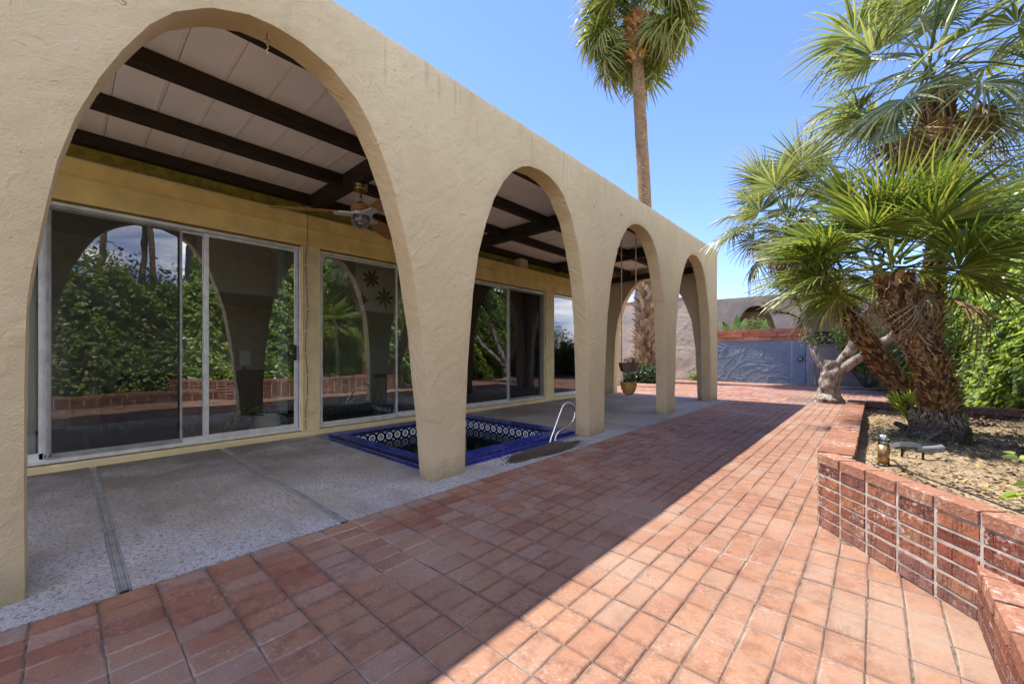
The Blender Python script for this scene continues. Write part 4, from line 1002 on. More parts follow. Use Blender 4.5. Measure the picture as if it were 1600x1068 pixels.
def soil_sheet(name, poly, z, step, amp, seed, edge_drop=.0):
    B = poly; nb = []
    for i,p in enumerate(B):
        q = B[(i+1)%len(B)]; L = math.hypot(q[0]-p[0],q[1]-p[1]); n = max(1,int(L/step))
        for k in range(n): nb.append((p[0]+(q[0]-p[0])*k/n,p[1]+(q[1]-p[1])*k/n))
    xs_ = np.array(nb); x0,y0 = xs_.min(0); x1,y1 = xs_.max(0); V = [Vector(p) for p in nb]
    r = random.Random(seed); y = y0+step/2
    while y < y1:
        x = x0+step/2
        while x < x1: V.append(Vector((x+r.uniform(-.3,.3)*step,y+r.uniform(-.3,.3)*step))); x += step
        y += step
    n = len(nb); vo,eo,fo,_,_,_ = delaunay_2d_cdt(V,[(i,(i+1)%n) for i in range(n)],[],1,1e-4)
    vs = [(p.x,p.y,z+amp*mnoise.noise(Vector((p.x*1.7,p.y*1.7,seed)))+amp*.55*mnoise.noise(Vector((p.x*6,p.y*6,seed)))+amp*.35*mnoise.noise(Vector((p.x*19,p.y*19,seed)))) for p in vo]
    me = bpy.data.meshes.new(name); me.from_pydata(vs,[],[f if ((vo[f[1]]-vo[f[0]]).cross(vo[f[2]]-vo[f[0]]))>0 else f[::-1] for f in fo])
    me.polygons.foreach_set('use_smooth',[True]*len(me.polygons)); return link(name, me, M['soil'], kind='structure')
e = P0+UV*1.95+NV*.1
soil_sheet('planter_soil', [(-.10,3.30),(P0.x+NV.x*.098+.03,P0.y+NV.y*.098+.0),(e.x,e.y),(3.0,e.y),(3.0,7.28),(-.10,7.28)], .355, .06, .035, 3)
soil_sheet('lower_planter_soil', [(.507,-2.1),(3.0,-2.1),(3.0,e.y-.02),(e.x-.03,e.y-.1),(.507,2.23)], .17, .09, .03, 4)
soil_sheet('far_bed_soil', [(-1.0,16.4),(2.9,16.4),(2.9,17.7),(-1.0,17.7)], .03, .12, .02, 5)
soil_sheet('tree_well_soil', [(-1.62,11.36),(-.42,11.36),(-.42,12.35),(-1.62,12.35)], -.03, .1, .015, 6)

# ------------------------------------------------------------------ walls at the end of the court
t = thing('blue_wall', 'slate blue stucco garden wall topped with orange slump brick', 'wall', (-3.3,17.9,0))
gm = MB(); nx, nz = 120, 60; X0, X1 = -4.83, -1.86; vs = []; fs = []
for j in range(nz+1):
    for i in range(nx+1):
        x = X0+(X1-X0)*i/nx; z = -.05+1.65*j/nz
        q = mnoise.noise(Vector((x*1.3,z*2.3+x*.7,4)))+.4*mnoise.noise(Vector((x*3,z*4,9))); rdg = max(0,1-abs(q)*14)
        q2 = mnoise.noise(Vector((x*1.1+5,z*2.0-x*.9,14))); rdg2 = max(0,1-abs(q2)*22)
        vs.append((x,17.80-.009*rdg-.007*rdg2+.003*mnoise.noise(Vector((x*9,z*9,2))),z))
for j in range(nz):
    for i in range(nx): a = j*(nx+1)+i; fs.append((a,a+1,a+nx+2,a+nx+1))
gm.add(vs,fs); gm.build('stucco_face', M['bluewall'], t, smooth=True)
MB().box(X0,X1,17.835,18.06,-.05,1.598).build('wall_core', M['bluewall'], t)
cb = [brick_mesh(.385,.27,.142,60+k,'coping_brick') for k in range(5)]
rb = random.Random(12)
for c_ in range(3):
    off = .0 if c_ != 1 else .195
    for k in range(8):
        x = X0+.39*(k+.5)-off
        if x > X1-.02 or x < X0-.15: continue
        link('coping_brick', rb.choice(cb), None, t, loc=(x+rb.uniform(-.01,.01),17.93+rb.uniform(-.025,.02),1.675+.152*c_+rb.uniform(-.004,.004)), rot=(rb.uniform(-.02,.02),rb.uniform(-.015,.015),rb.uniform(-.03,.03)))
MB().box(X0,X1-.02,17.85,18.02,1.60,2.045).build('mortar', M['mortar'], t)
t = thing('wall_lamp', 'small black diamond shaped lamp on the right end of the blue wall', 'lamp', (-2.0,17.75,.93))
MB().obox((-2.0,17.765,.93), Vector((.7,0,.7)).normalized(), Vector((-.7,0,.7)).normalized(), Vector((0,1,0)), .075,.075,.03).build('lamp_body', M['black'], t)
MB().obox((-2.0,17.73,.93), Vector((.7,0,.7)).normalized(), Vector((-.7,0,.7)).normalized(), Vector((0,1,0)), .05,.05,.006).build('lamp_front', M['metal_grey'], t)
t = thing('beige_wall', 'tall rough beige stucco wall behind the arcade and the shaggy palm trunk', 'wall', (-9,17.9,0))
vs = []; fs = []; nx, nz = 160, 70; X0, X1 = -14.0, -4.86
for j in range(nz+1):
    for i in range(nx+1):
        x = X0+(X1-X0)*i/nx; z = -.05+3.45*j/nz; blk = min(abs((z%.205)-.0), .205-(z%.205))
        vs.append((x,17.80-.02*mnoise.noise(Vector((x*1.5,z*1.5,4)))-.010*max(0,1-abs(mnoise.noise(Vector((x*1.8,z*2.2,7))))*16)+(.002 if blk < .02 else 0),z))
for j in range(nz):
    for i in range(nx): a = j*(nx+1)+i; fs.append((a,a+1,a+nx+2,a+nx+1))
MB().add(vs,fs).build('stucco_face', M['stucco_far'], t, smooth=True); MB().box(X0,X1,17.84,18.06,-.05,3.40).build('wall_core', M['stucco_far'], t)
for k in range(23): link('coping_brick', rb.choice(cb), None, t, loc=(X0+.2+.392*k,17.93,3.475), rot=(0,0,rb.uniform(-.02,.02)))
t = thing('block_pier', 'pale painted block pier beyond the end arch of the patio', 'pier', (-6.75,13,0))
for c_ in range(20):
    for s in range(2):
        MB().box(-7.0+.22*s+(.004),-6.78+.22*s,12.9,13.12,.155*c_+.004,.155*(c_+1)-.004,.006).build('block', M['stucco_far'], t)
MB().box(-6.99,-6.57,12.905,13.11,0,3.1).build('mortar', M['mortar'], t)
t = thing('gate_post', 'dark grey gate post at the right end of the blue wall', 'post', (-1.72,17.85,0))
MB().box(-1.845,-1.60,17.78,18.02,-.05,1.60,.01).build('post', M['metal_grey'], t); MB().box(-1.86,-1.585,17.765,18.035,1.60,1.64,.006).build('post_cap', M['metal_grey'], t)
t = thing('grey_wall', 'low grey stucco wall half covered by ivy behind the gnarled tree', 'wall', (.8,17.9,0))
MB().box(-1.58,3.0,17.80,18.0,-.05,1.38,.02).build('wall', M['stucco_gray'], t); MB().box(-1.58,3.0,17.78,18.02,1.382,1.43,.01).build('wall_cap', M['stucco_gray'], t)

# neighbouring house with its own arches
nb = thing('neighbour_house', 'taupe stucco house with arches behind the blue wall', 'house', (-4.6,25,0))
outl = [(-12.6,0)]
for k in (-2,-1,0,1,2):
    c_ = -4.66+2.65*k; a = shift_arch(A2, c_-1.09, c_+1.09); outl += [(s, z*1.135 if z > 0 else 0) for s, z in a]
outl += [(2.2,0),(2.2,4.1),(-12.6,4.1)]
arch_wall('arch_wall', outl, .25, (0,24,0), (1,0,0), (0,-1,0), M['stucco_gray'], nb, grid=.16, und=.012, seed=9)
MB().box(-12.6,2.2,24.26,29,3.75,3.95).build('roof', M['roofing'], nb); MB().box(-12.6,2.2,27.0,27.2,-.05,3.74).build('back_wall', M['stucco_gray'], nb)
for xx in (-9.5,-6.9,-4.3,-1.5): MB().box(xx-.9,xx+.9,26.96,26.99,.1,2.3).build('window', M['black'], nb)
for k in range(8): MB().box(-12.6,2.2,24.3+.6*k,24.38+.6*k,3.55,3.74).build('beam', M['beam'], nb)

# ------------------------------------------------------------------ palms
def palm_trunk(parent, path, radii, m, n=18, wob=.12, name='trunk', seed=0):
    pts = smooth_pts(path, 8); rr_ = []
    for i in range(len(pts)):
        x = i/(len(pts)-1)*(len(radii)-1); k = min(int(x), len(radii)-2); rr_.append(radii[k]+(radii[k+1]-radii[k])*(x-k))
    MB().tube(pts, rr_, n, True, wob, seed, 9).build(name, M[m], parent, smooth=True); return pts, rr_
def leaf_bases(parent, pts, rr_, n, L, W, m, t0=0., t1=1., out=.5, down=False, seed=0, curl=.5, name='leaf_bases', jit=.25):
    r = random.Random(seed); mb = MB(); K = len(pts)-1
    for i in range(n):
        s = t0+(t1-t0)*(i+.5)/n; x = s*K; k = min(int(x), K-1); c = pts[k].lerp(pts[k+1], x-k); ax = (pts[k+1]-pts[k]).normalized(); rad = rr_[k]
        a = i*2.39996+r.uniform(-.25,.25); h = Vector((1,0,0)) if abs(ax.x) < .8 else Vector((0,1,0)); u = (h-ax*h.dot(ax)).normalized(); v = ax.cross(u)
        d = u*math.cos(a)+v*math.sin(a); q = ax.cross(d); l = L*r.uniform(1-jit,1+jit); w = W*r.uniform(.7,1.2); o = out*r.uniform(.6,1.4)
        up = (ax if not down else -ax); p = c+d*rad*.9
        t1_ = (up+d*o).normalized(); t2_ = (up*(1-curl*r.random())+d*(o+curl*r.uniform(.2,1.4))+q*r.uniform(-.35,.35)).normalized()
        p1 = p+t1_*l*.55; p2 = p1+t2_*l*.45
        vs = [p-q*w*.6, p+d*w*.25, p+q*w*.6, p1-q*w*.42, p1+d*w*.28, p1+q*w*.42, p2-q*w*.22+d*w*.1, p2+q*w*.22]
        vs += [v_-d*w*.22 for v_ in (vs[3],vs[5],vs[6],vs[7])]
        mb.add(vs, [(0,1,4,3),(1,2,5,4),(3,4,6),(4,7,6),(4,5,7),(0,3,8),(2,9,5),(3,6,10,8),(5,9,11,7),(6,7,11,10)])
    return mb.build(name, M[m], parent, kind='stuff')
def fronds(parent, center, variants, specs, name='frond', rj=.08, seed=0, crown_r=.05):
    r = random.Random(seed)
    for (az, el, sc_, vi) in specs:
        d = Vector((math.cos(R(az))*math.cos(R(el)), math.sin(R(az))*math.cos(R(el)), math.sin(R(el))))
        me = variants[vi % len(variants)]
        o = link(name, me, None, parent, loc=Vector(center)+d*crown_r+Vector((r.uniform(-rj,rj)*.5,r.uniform(-rj,rj)*.5,r.uniform(-rj,rj))), rot=(r.uniform(-.5,.5), -R(el), R(az)))
        o.scale = (sc_, sc_, sc_)
def ring_specs(n, els, sc_, nv, seed, jaz=14):
    r = random.Random(seed); out = []
    for i in range(n):
        s = i/(n-1); el = els[0]+(els[1]-els[0])*s+r.uniform(-8,8); out.append(((i*137.508+r.uniform(-jaz,jaz)) % 360, el, sc_*r.uniform(.85,1.1), r.randrange(nv)))
    return out

VB = [fan_mesh('frond', 100+k, .50, .70, 38, 118, .10+.07*k, .36, .45, .55, 1., M['palm'], .05) for k in range(4)]
VG = [fan_mesh('frond', 200+k, .60, .64, 36, 124, .16+.07*k, .36, .40, .5, 1., M['palm_grey'], .08) for k in range(4)]
VT = [fan_mesh('frond', 300+k, 1.15, 1.15, 32, 135, .34+.12*k, .48, .5, .45, 1., M['palm_tall'], .38) for k in range(3)]
VD = [fan_mesh('dead_frond', 400+k, .30, .50, 22, 75, .7, .32, .2, .5, .8, M['palm_dead'], .4) for k in range(3)]

# foreground leaning fan palm
t = thing('fan_palm', 'leaning fan palm with a shaggy brown trunk and swollen root base in the planter', 'palm', (.45,5.1,.35))
path = [(.41,5.10,.30),(.41,5.10,.55),(.41,5.08,.72),(.37,5.04,.98),(.27,5.0,1.25),(.18,4.98,1.5),(.13,4.97,1.80)]
pts, rr_ = palm_trunk(t, path, [.11,.12,.115,.11,.11,.125,.12], 'fibre', seed=1)
MB().tube(smooth_pts([(.41,5.10,.28),(.41,5.10,.40),(.41,5.10,.55),(.41,5.09,.66)],6), [k_*.78 for k_ in [.26,.262,.265,.262,.258,.255,.252,.25,.246,.24,.23,.22,.205,.19,.175,.16,.15,.14,.13]], 26, True, .22, 3, 26).build('root_mass', M['roots'], t, smooth=True)
leaf_bases(t, [Vector((.41,5.10,.30)),Vector((.41,5.10,.48)),Vector((.41,5.095,.62))], [.20,.19,.14], 900, .04, .007, 'boots_grey', down=True, out=.25, curl=.7, seed=40, name='root_fibres')
leaf_bases(t, pts, rr_, 900, .085, .030, 'boots', .14, .98, .30, seed=2, curl=.9)
leaf_bases(t, pts, rr_, 170, .15, .014, 'boots_grey', .60, 1.0, .6, down=True, seed=12, curl=1.2, name='hanging_fibres')
cc = (.12,4.95,1.86)
sp = [(200,20,1.,0),(175,38,1.05,1),(222,14,1.0,2),(245,34,.9,1),(188,2,1.02,3),(204,-12,.95,2),(160,15,1.05,0),(192,-30,.85,3),(262,55,.85,0),(150,52,1.,2),(120,30,1.,1),(95,60,1.,0),(60,35,1.,1),(35,22,1.05,0),(20,42,1.0,2),(8,8,1.0,1),(345,25,.95,3),(330,5,.95,0),(318,40,.9,2),(305,32,.8,1),(280,48,.75,3),(285,72,.9,0),(0,62,1.,0),(140,-5,.95,3),(75,5,.95,2),(22,-16,.9,2),(110,0,.9,3),(195,62,1.,0),(240,60,.85,1),(338,-12,.85,2)]
fronds(t, cc, VB, sp, seed=3, rj=.10)
fronds(t, (.14,4.95,1.74), VD, [(325,-50,.7,1),(350,-40,.8,2),(195,-62,.5,1),(22,-14,1.25,0),(170,-48,.8,2)], name='dead_frond', seed=4)

# middle fan palm leaning left
t = thing('fan_palm', 'fan palm with drooping silvery leaves, trunk leaning left behind the front palm', 'palm', (.42,7.05,.33))
path = [(.40,7.2,.28),(.27,7.3,.62),(.06,7.4,1.0),(-.20,7.45,1.5),(-.55,7.45,2.25),(-.92,7.45,3.05)]
pts, rr_ = palm_trunk(t, path, [.17,.13,.115,.11,.13,.14], 'fibre', seed=6)
leaf_bases(t, pts, rr_, 800, .10, .038, 'boots', 0., .98, .30, seed=7, curl=.8)
leaf_bases(t, pts, rr_, 160, .26, .03, 'boots_grey', .55, .98, .9, down=True, seed=8, curl=1.1, name='hanging_fibres')
fronds(t, (-.98,7.45,3.20), VG, [(a, e, s*1.04, v) for a,e,s,v in ring_specs(34,(84,-48),1.0,4,15)], seed=9, rj=.14)
fronds(t, (-.92,7.42,3.05), VD, [(a, e, s*1.5, v) for a,e,s,v in ring_specs(9,(-50,-75),1.0,3,16)], name='dead_frond', seed=10)

# upright palm behind
t = thing('fan_palm', 'tallest fan palm of the planter with a straight boot covered trunk and grey green crown', 'palm', (.62,6.05,.33))
path = [(.44,6.40,.28),(.45,6.40,1.2),(.50,6.4,2.2),(.54,6.4,3.0),(.50,6.3,4.0)]
pts, rr_ = palm_trunk(t, path, [.09,.075,.08,.12,.13], 'fibre', seed=16)
leaf_bases(t, pts, rr_, 800, .09, .045, 'boots', 0., 1., .28, seed=17, curl=.5)
fronds(t, (.47,6.2,4.20), VG, [(a, e, s*1.14, v) for a,e,s,v in ring_specs(34,(80,-58),1.0,4,25)], seed=19, rj=.16)
fronds(t, (.5,6.2,3.95), VD, [(a, e, s*1.5, v) for a,e,s,v in ring_specs(7,(-55,-80),1.0,3,26)], name='dead_frond', seed=20)

# very tall palm behind the arcade
t = thing('tall_palm', 'very tall palm rising behind the arcade, its lower trunk clad in old leaf bases', 'palm', (-6.9,15.7,0))
path = [(-6.85,15.6,-.05),(-6.85,15.6,1.),(-6.84,15.6,2.8),(-6.82,15.6,4.5),(-6.86,15.6,7),(-7.02,15.6,10),(-7.16,15.6,12.9),(-7.18,15.6,14.6)]
pts, rr_ = palm_trunk(t, path, [.60,.34,.31,.29,.255,.24,.235,.25], 'palmbark', n=20, wob=.06, seed=26)
leaf_bases(t, pts, rr_, 520, .34, .17, 'boots_grey', .02, .50, .55, seed=27, curl=.6)
leaf_bases(t, pts, rr_, 260, .36, .17, 'boots', .86, 1., .75, seed=28, curl=.9, name='crown_bases')
fronds(t, (-7.18,15.6,14.7), VT, [(a, e, s*1.22, v) for a,e,s,v in ring_specs(92,(80,-55),1.,3,35) if not (abs(((a-295)+180)%360-180) < 42 and e < 22)], seed=29, rj=.3, crown_r=.15)

# two slim palms far to the east, seen only mirrored in the glass
for (x, y, h, ln, lb) in ((13.0,1.1,11.5,.9,'slim tall palm east of the garden, leaning, mirrored in the large sliding door'),(12.2,2.55,12.5,-.8,'taller slim palm east of the garden mirrored in the middle of the sliding door'),(13.6,2.5,13.5,.5,'farthest slim palm east of the garden crossing its neighbour')):
    t = thing('slim_palm', lb, 'palm', (x,y,0)); path = [(x,y-ln*.5,-.05),(x,y-ln*.2,h*.3),(x,y+ln*.1,h*.6),(x,y+ln*.5,h)]
    pts, rr_ = palm_trunk(t, path, [.20,.12,.10,.10], 'palmbark', n=12, wob=.05, seed=int(h)); fronds(t, (x,y+ln*.5,h), VT, [(a,e,s,v) for a,e,s,v in ring_specs(26,(70,-60),1.,3,int(h*3))], seed=5, rj=.2)

# ------------------------------------------------------------------ gnarled tree in the pavement
t = thing('gnarled_tree', 'gnarled pale barked tree with cut limbs growing from a square gap in the paving', 'tree', (-.80,11.7,0))
def limb(name, path, radii, n=16, wob=.35, seed=0, par=None, m='oldbark'):
    p = smooth_pts(path, 7); rr_ = []
    for i in range(len(p)):
        x = i/(len(p)-1)*(len(radii)-1); k = min(int(x), len(radii)-2); rr_.append(radii[k]+(radii[k+1]-radii[k])*(x-k))
    return MB().tube(p, rr_, n, True, wob, seed, 7).build(name, M[m], par, smooth=True)
limb('trunk', [(-.80,11.7,-.06),(-.80,11.7,.08),(-.79,11.7,.2),(-.77,11.7,.45),(-.73,11.7,.72),(-.70,11.7,.95)], [.25,.28,.20,.19,.205,.17], 34, .30, 1, t)
limb('limb', [(-.74,11.7,.62),(-.48,11.68,1.05),(-.28,11.65,1.45),(-.12,11.6,1.85),(-.02,11.5,2.3)], [.15,.115,.10,.09,.07], 18, .22, 2, t)
limb('limb', [(-.78,11.7,.70),(-1.02,11.75,1.05),(-1.10,11.8,1.40),(-1.22,11.8,1.8),(-1.30,11.8,2.2)], [.12,.085,.07,.055,.04], 14, .22, 3, t)
limb('limb', [(-.66,11.68,.66),(-.30,11.55,.98),(.05,11.4,1.28),(.32,11.3,1.55),(.5,11.2,1.9)], [.12,.095,.08,.07,.05], 16, .2, 4, t)
mb = MB(); r = random.Random(44)
def twig(p, d, L, rad, depth):
    p = Vector(p); q = p+d*L; mid = p.lerp(q,.5)+Vector((r.uniform(-.1,.1),r.uniform(-.1,.1),r.uniform(-.06,.06)))*L
    mb.tube([p,mid,q],[rad,rad*.8,rad*.6],6,False)
    if depth:
        for _ in range(3): twig(p.lerp(q,r.uniform(.5,1)), (d+Vector((r.uniform(-1,1),r.uniform(-.6,.6),r.uniform(-.6,1)))*.8).normalized(), L*.68, rad*.6, depth-1)
twig((-1.28,11.8,2.1), Vector((-.35,0,.9)).normalized(), .5, .035, 4); twig((-1.24,11.8,1.9), Vector((-.8,0,.5)).normalized(), .45, .03, 4); twig((-.05,11.5,2.2), Vector((.1,0,1)), .6, .05, 3); twig((.45,11.2,1.8), Vector((.3,0,1)).normalized(), .5, .04, 3)
mb.build('twigs', M['twig'], t, kind='stuff')
blob_leaves([(-1.1,11.75,1.45,.28,.2,.2),(-.2,11.9,2.5,.8,.7,.5),(.6,11.6,2.4,.7,.6,.5),(-.9,11.9,2.7,.5,.5,.35)], 2600, .07, M['paleleaf'], 'foliage', t, 51, .1)


# ------------------------------------------------------------------ hedges, shrubs and trees
def hedge(name, label, x_face, y0, y1, h, n, m, seed, size=.065, depth=.55, flip=False, dens_top=.15):
    t = thing(name, label, 'hedge', (x_face+.6,(y0+y1)/2,.0)); r = np.random.default_rng(seed)
    BT = .22
    def face(y, z): return x_face + BT*z + .13*np.sin(y*1.7+seed)+.09*np.sin(y*3.9+z*2.1)+.07*np.sin(z*3.3+y*.8+1)+.06*np.sin(y*9+z*7)
    def top(y): return h+.22*np.sin(y*1.3+2)+.15*np.sin(y*3.1)+.10*np.sin(y*8)
    y = r.uniform(y0,y1,n); zt = top(y); z = .02+(zt-.02)*r.uniform(0,1,n)**.9; dx = r.exponential(.13,n); dx = np.minimum(dx, depth)
    # clumps: push some patches in or out
    cl = np.sin(y*14+z*5)*np.sin(z*13-y*4); x = face(y,z)+dx*1.0-.07*cl
    N_ = np.c_[-1.0+r.normal(0,.55,n), r.normal(-.15,.55,n), .95+r.normal(0,.5,n)]
    P = np.c_[x,y,z]; nt = int(n*dens_top); yt = r.uniform(y0,y1,nt); xt = x_face+BT*h+r.uniform(-.1,1.2,nt); P2 = np.c_[xt,yt,top(yt)+r.normal(0,.10,nt)]
    N2 = np.c_[r.normal(0,.5,nt)-.2, r.normal(0,.5,nt), 1+r.normal(0,.3,nt)]
    leaf_cloud(np.r_[P,P2], np.r_[N_,N2], size, m, 'foliage', t, seed=seed, aspect=.62)
    # solid dark sheet added inside to stop the view through the leaves
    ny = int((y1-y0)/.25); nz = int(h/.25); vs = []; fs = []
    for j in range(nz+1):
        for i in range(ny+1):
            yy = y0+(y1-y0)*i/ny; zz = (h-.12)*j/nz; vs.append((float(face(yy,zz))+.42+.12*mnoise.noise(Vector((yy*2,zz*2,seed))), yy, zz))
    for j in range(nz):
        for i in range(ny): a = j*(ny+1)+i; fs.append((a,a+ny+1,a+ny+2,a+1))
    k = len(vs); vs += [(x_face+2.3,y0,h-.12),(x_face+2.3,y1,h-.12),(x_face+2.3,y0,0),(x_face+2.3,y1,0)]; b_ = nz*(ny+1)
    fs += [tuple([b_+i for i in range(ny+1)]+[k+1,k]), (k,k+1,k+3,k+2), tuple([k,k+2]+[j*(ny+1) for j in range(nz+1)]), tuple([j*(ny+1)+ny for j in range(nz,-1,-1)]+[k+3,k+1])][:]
    MB().add(vs,fs).build('dark_backing', M['core'], t)
    return t
hedge('ivy_hedge', 'tall leafy green ivy hedge along the right side of the planter', 1.20, 2.4, 10.5, 4.4, 64000, M['hedge'], 3, .098)
hedge('ivy_hedge', 'leafy ivy hedge standing to the right of the viewer, mirrored in the doors', 1.35, -5.5, 2.4, 3.1, 14000, M['hedge'], 5, .10)
hedge('ivy_hedge', 'far part of the green hedge beyond the tall planter palm', 1.22, 10.5, 17.6, 4.4, 24000, M['hedge'], 8, .10)
def shrub(name, label, cat, blobs, n, size, m, seed, stems=True, asp=.5, par=None):
    c = blobs[0]; t = thing(name, label, cat, (c[0],c[1],0)); blob_leaves(blobs, n, size, m, 'foliage', t, seed, .35, asp)
    if stems:
        r = random.Random(seed); mb = MB()
        for b_ in blobs:
            for k in range(4): mb.tube(smooth_pts([(c[0]+r.uniform(-.1,.1),c[1],0.02),(b_[0]+r.uniform(-.2,.2)*b_[3],b_[1],b_[2]*.6),(b_[0]+r.uniform(-.5,.5)*b_[3],b_[1],b_[2]+b_[5]*.3)],4),.014,5)
        mb.build('stems', M['twig'], t)
    return t
shrub('shrub', 'dense dark shrub between the gnarled tree and the leaning palms', 'shrub', [(.35,15.6,1.0,.75,.5,.9),(1.0,14.6,1.3,.7,.6,1.2),(-.1,17.0,1.1,.6,.4,.7),(1.1,13.2,1.1,.5,.6,1.0)], 8000, .085, M['midleaf'], 61)
shrub('shrub', 'bright green climbing shrub on the low grey wall', 'shrub', [(-.2,17.3,1.3,.8,.35,.75),(.7,17.1,1.6,.9,.5,1.0),(-.75,17.5,1.75,.4,.25,.4),(1.5,16.6,2.1,.9,.6,1.1)], 9000, .085, M['hedge'], 62)
shrub('shrub', 'low dark green shrub around the foot of the tall palm', 'shrub', [(-6.5,14.9,.33,.75,.45,.42),(-7.2,15.0,.35,.5,.5,.45),(-6.1,15.2,.25,.4,.4,.3)], 4200, .075, M['darkleaf'], 63)
shrub('climbing_plant', 'thin yellow green climber at the base of the beige wall', 'plant', [(-5.55,17.6,.20,.38,.12,.2),(-5.45,17.68,.7,.12,.06,.5)], 500, .06, M['hedge'], 64)
shrub('shrub', 'feathery light green shrub behind the orange brick coping', 'shrub', [(-4.6,19.2,2.05,.9,.5,.35),(-3.7,19.4,2.25,.6,.5,.45),(-5.4,19.2,1.9,.5,.4,.35)], 3600, .06, M['paleleaf'], 65, asp=.35)
def tree(label, x, y, h, blobs, n, size, m, seed, trunk_r=.12, asp=.4):
    t = thing('tree', label, 'tree', (x,y,0)); limb('trunk', [(x,y,-.05),(x+.1,y,h*.25),(x-.05,y+.1,h*.5),(x,y,h*.75)], [trunk_r,trunk_r*.8,trunk_r*.65,trunk_r*.4], 10, .15, seed, t)
    r = random.Random(seed)
    for k, b_ in enumerate(blobs[:6]): limb('limb', [(x,y,h*.45),((x+b_[0])/2,(y+b_[1])/2,(h*.5+b_[2])/2+.2),(b_[0],b_[1],b_[2])], [trunk_r*.5,trunk_r*.3,trunk_r*.12], 7, .1, seed+k, t)
    blob_leaves(blobs, n, size, m, 'crown', t, seed, .15, asp)
tree('feathery light green tree behind the hedge at the right edge', 2.8, 12.9, 6.2, [(1.7,12.6,4.2,.7,.8,.6),(2.4,12.8,4.9,1.0,.9,.7),(1.5,13.2,4.7,.55,.6,.4),(2.9,12.2,4.2,1.0,.9,.8),(2.3,12.2,5.5,.8,.7,.5),(3.4,12.8,5.9,1.1,1.0,.9)], 15000, .075, M['paleleaf'], 71, asp=.28)
tree('olive green tree rising at the upper right behind the tallest planter palm', 2.9, 9.8, 6.0, [(1.85,9.4,4.7,.5,.6,.5),(2.4,9.8,5.6,.7,.7,.6),(1.9,10.0,5.3,.4,.5,.4),(2.8,9.3,4.8,.7,.6,.7)], 7000, .06, M['darkleaf'], 72, asp=.3)
tree('rounded green tree east of the hedge mirrored in the doors', 8.5, 1.0, 5.2, [(8.3,1,3.6,1.8,1.9,1.3),(8.0,3.4,3.3,1.7,1.6,1.2),(8.4,5.6,3.5,1.6,1.6,1.3),(8.4,-1.6,3.4,1.7,1.7,1.2)], 9000, .16, M['darkleaf'], 73)

# banana plants behind the blue wall
def banana(label, x, y, z0, leaves, seed):
    t = thing('banana_plant', label, 'plant', (x,y,0)); MB().tube([(x,y,-.05),(x,y,z0*.6),(x,y,z0)],[.10,.08,.05],10).build('stem', M['palmbark'], t)
    for az, el, L, w in leaves:
        d = Vector((math.cos(R(az))*math.cos(R(el)),math.sin(R(az))*math.cos(R(el)),math.sin(R(el)))); s = d.cross(Vector((0,-1,.15))).normalized(); up = s.cross(d); vs = []; mb = MB()
        for k in range(9):
            q = k/8; c = Vector((x,y,z0-.1))+d*L*q-Vector((0,0,.18*L*q*q)); hw = w*math.sin(math.pi*min(1,q*.9+.12))**.7
            vs += [c-s*hw-up*hw*.25, c, c+s*hw-up*hw*.25]
        mb.add(vs, [f for k in range(8) for f in ((3*k,3*k+1,3*k+4,3*k+3),(3*k+1,3*k+2,3*k+5,3*k+4))]); mb.build('leaf', M['banana'], t, smooth=True)
M['banana'] = m_leaf('banana_leaf', [(0,(.045,.10,.02)),(.5,(.09,.17,.03)),(1,(.15,.22,.04))], .35, .4, .5)
banana('banana plant with upright leaves behind the orange coping, left of two', -4.55, 19.9, 1.6, [(100,84,1.7,.17),(60,70,1.6,.17),(175,66,1.5,.15)], 1)
banana('banana plant with leaves fanning right behind the orange coping', -3.6, 19.6, 1.55, [(70,72,1.5,.15),(12,42,1.4,.15),(5,28,1.5,.14),(150,72,1.2,.13)], 2)

# ------------------------------------------------------------------ small things in the planter
def bollard(x, y, z, label, s=1.):
    t = thing('bollard_light', label, 'garden light', (x,y,z)); n=24
    MB().lathe((x,y,z-.02),[(.036*s,0),(.036*s,.035*s),(.030*s,.042*s)],n).build('base_ring', M['black'], t, smooth=False)
    MB().lathe((x,y,z+.02*s),[(.0305*s,0),(.0305*s,.125*s)],n).build('tube', M['copper'], t, smooth=True)
    MB().lathe((x,y,z+.145*s),[(.029*s,0),(.029*s,.035*s)],n).build('lens', M['lampglass'], t, smooth=True)
    MB().lathe((x,y,z+.145*s),[(.016*s,0),(.020*s,.012*s),(.012*s,.034*s)],n).build('lamp', M['chrome'], t, smooth=True)
    MB().lathe((x,y,z+.180*s),[(.0315*s,0),(.0315*s,.010*s),(.028*s,.022*s),(.018*s,.033*s),(.0,.037*s)],n).build('dome', M['chrome'], t, smooth=True)
bollard(.043,3.66,.352,'copper bollard light with a chrome dome standing right behind the brick corner',1.)
bollard(.28,5.25,.345,'copper bollard light farther back beside the palm root, partly behind a leaf',1.05)
t = thing('flood_light', 'grey rectangular garden flood light on a stake beside the near bollard', 'garden light', (.15,3.98,.35))
c = Vector((.16,3.98,.455)); a = Vector((.85,.5,-.02)).normalized(); n_ = Vector((-.25,.20,.94)).normalized(); b_ = n_.cross(a).normalized(); n_ = a.cross(b_)
MB().obox(c, a, b_, n_, .062,.048,.014).build('housing', M['metal_grey'], t); MB().obox(c+n_*.0155, a, b_, n_, .048,.034,.002).build('lens', M['alu'], t); MB().tube([(.14,3.97,.33),(.145,3.97,.445)],.007,8).build('stake', M['black'], t)
mb = MB()
for k in range(5): mb.obox(c-n_*.018+a*(.02*k-.04), a, b_, n_, .002,.04,.006)
mb.build('cooling_fins', M['metal_grey'], t)
t = thing('spot_light', 'grey cylindrical spot light pointing right beside the flood light', 'garden light', (.28,4.03,.35))
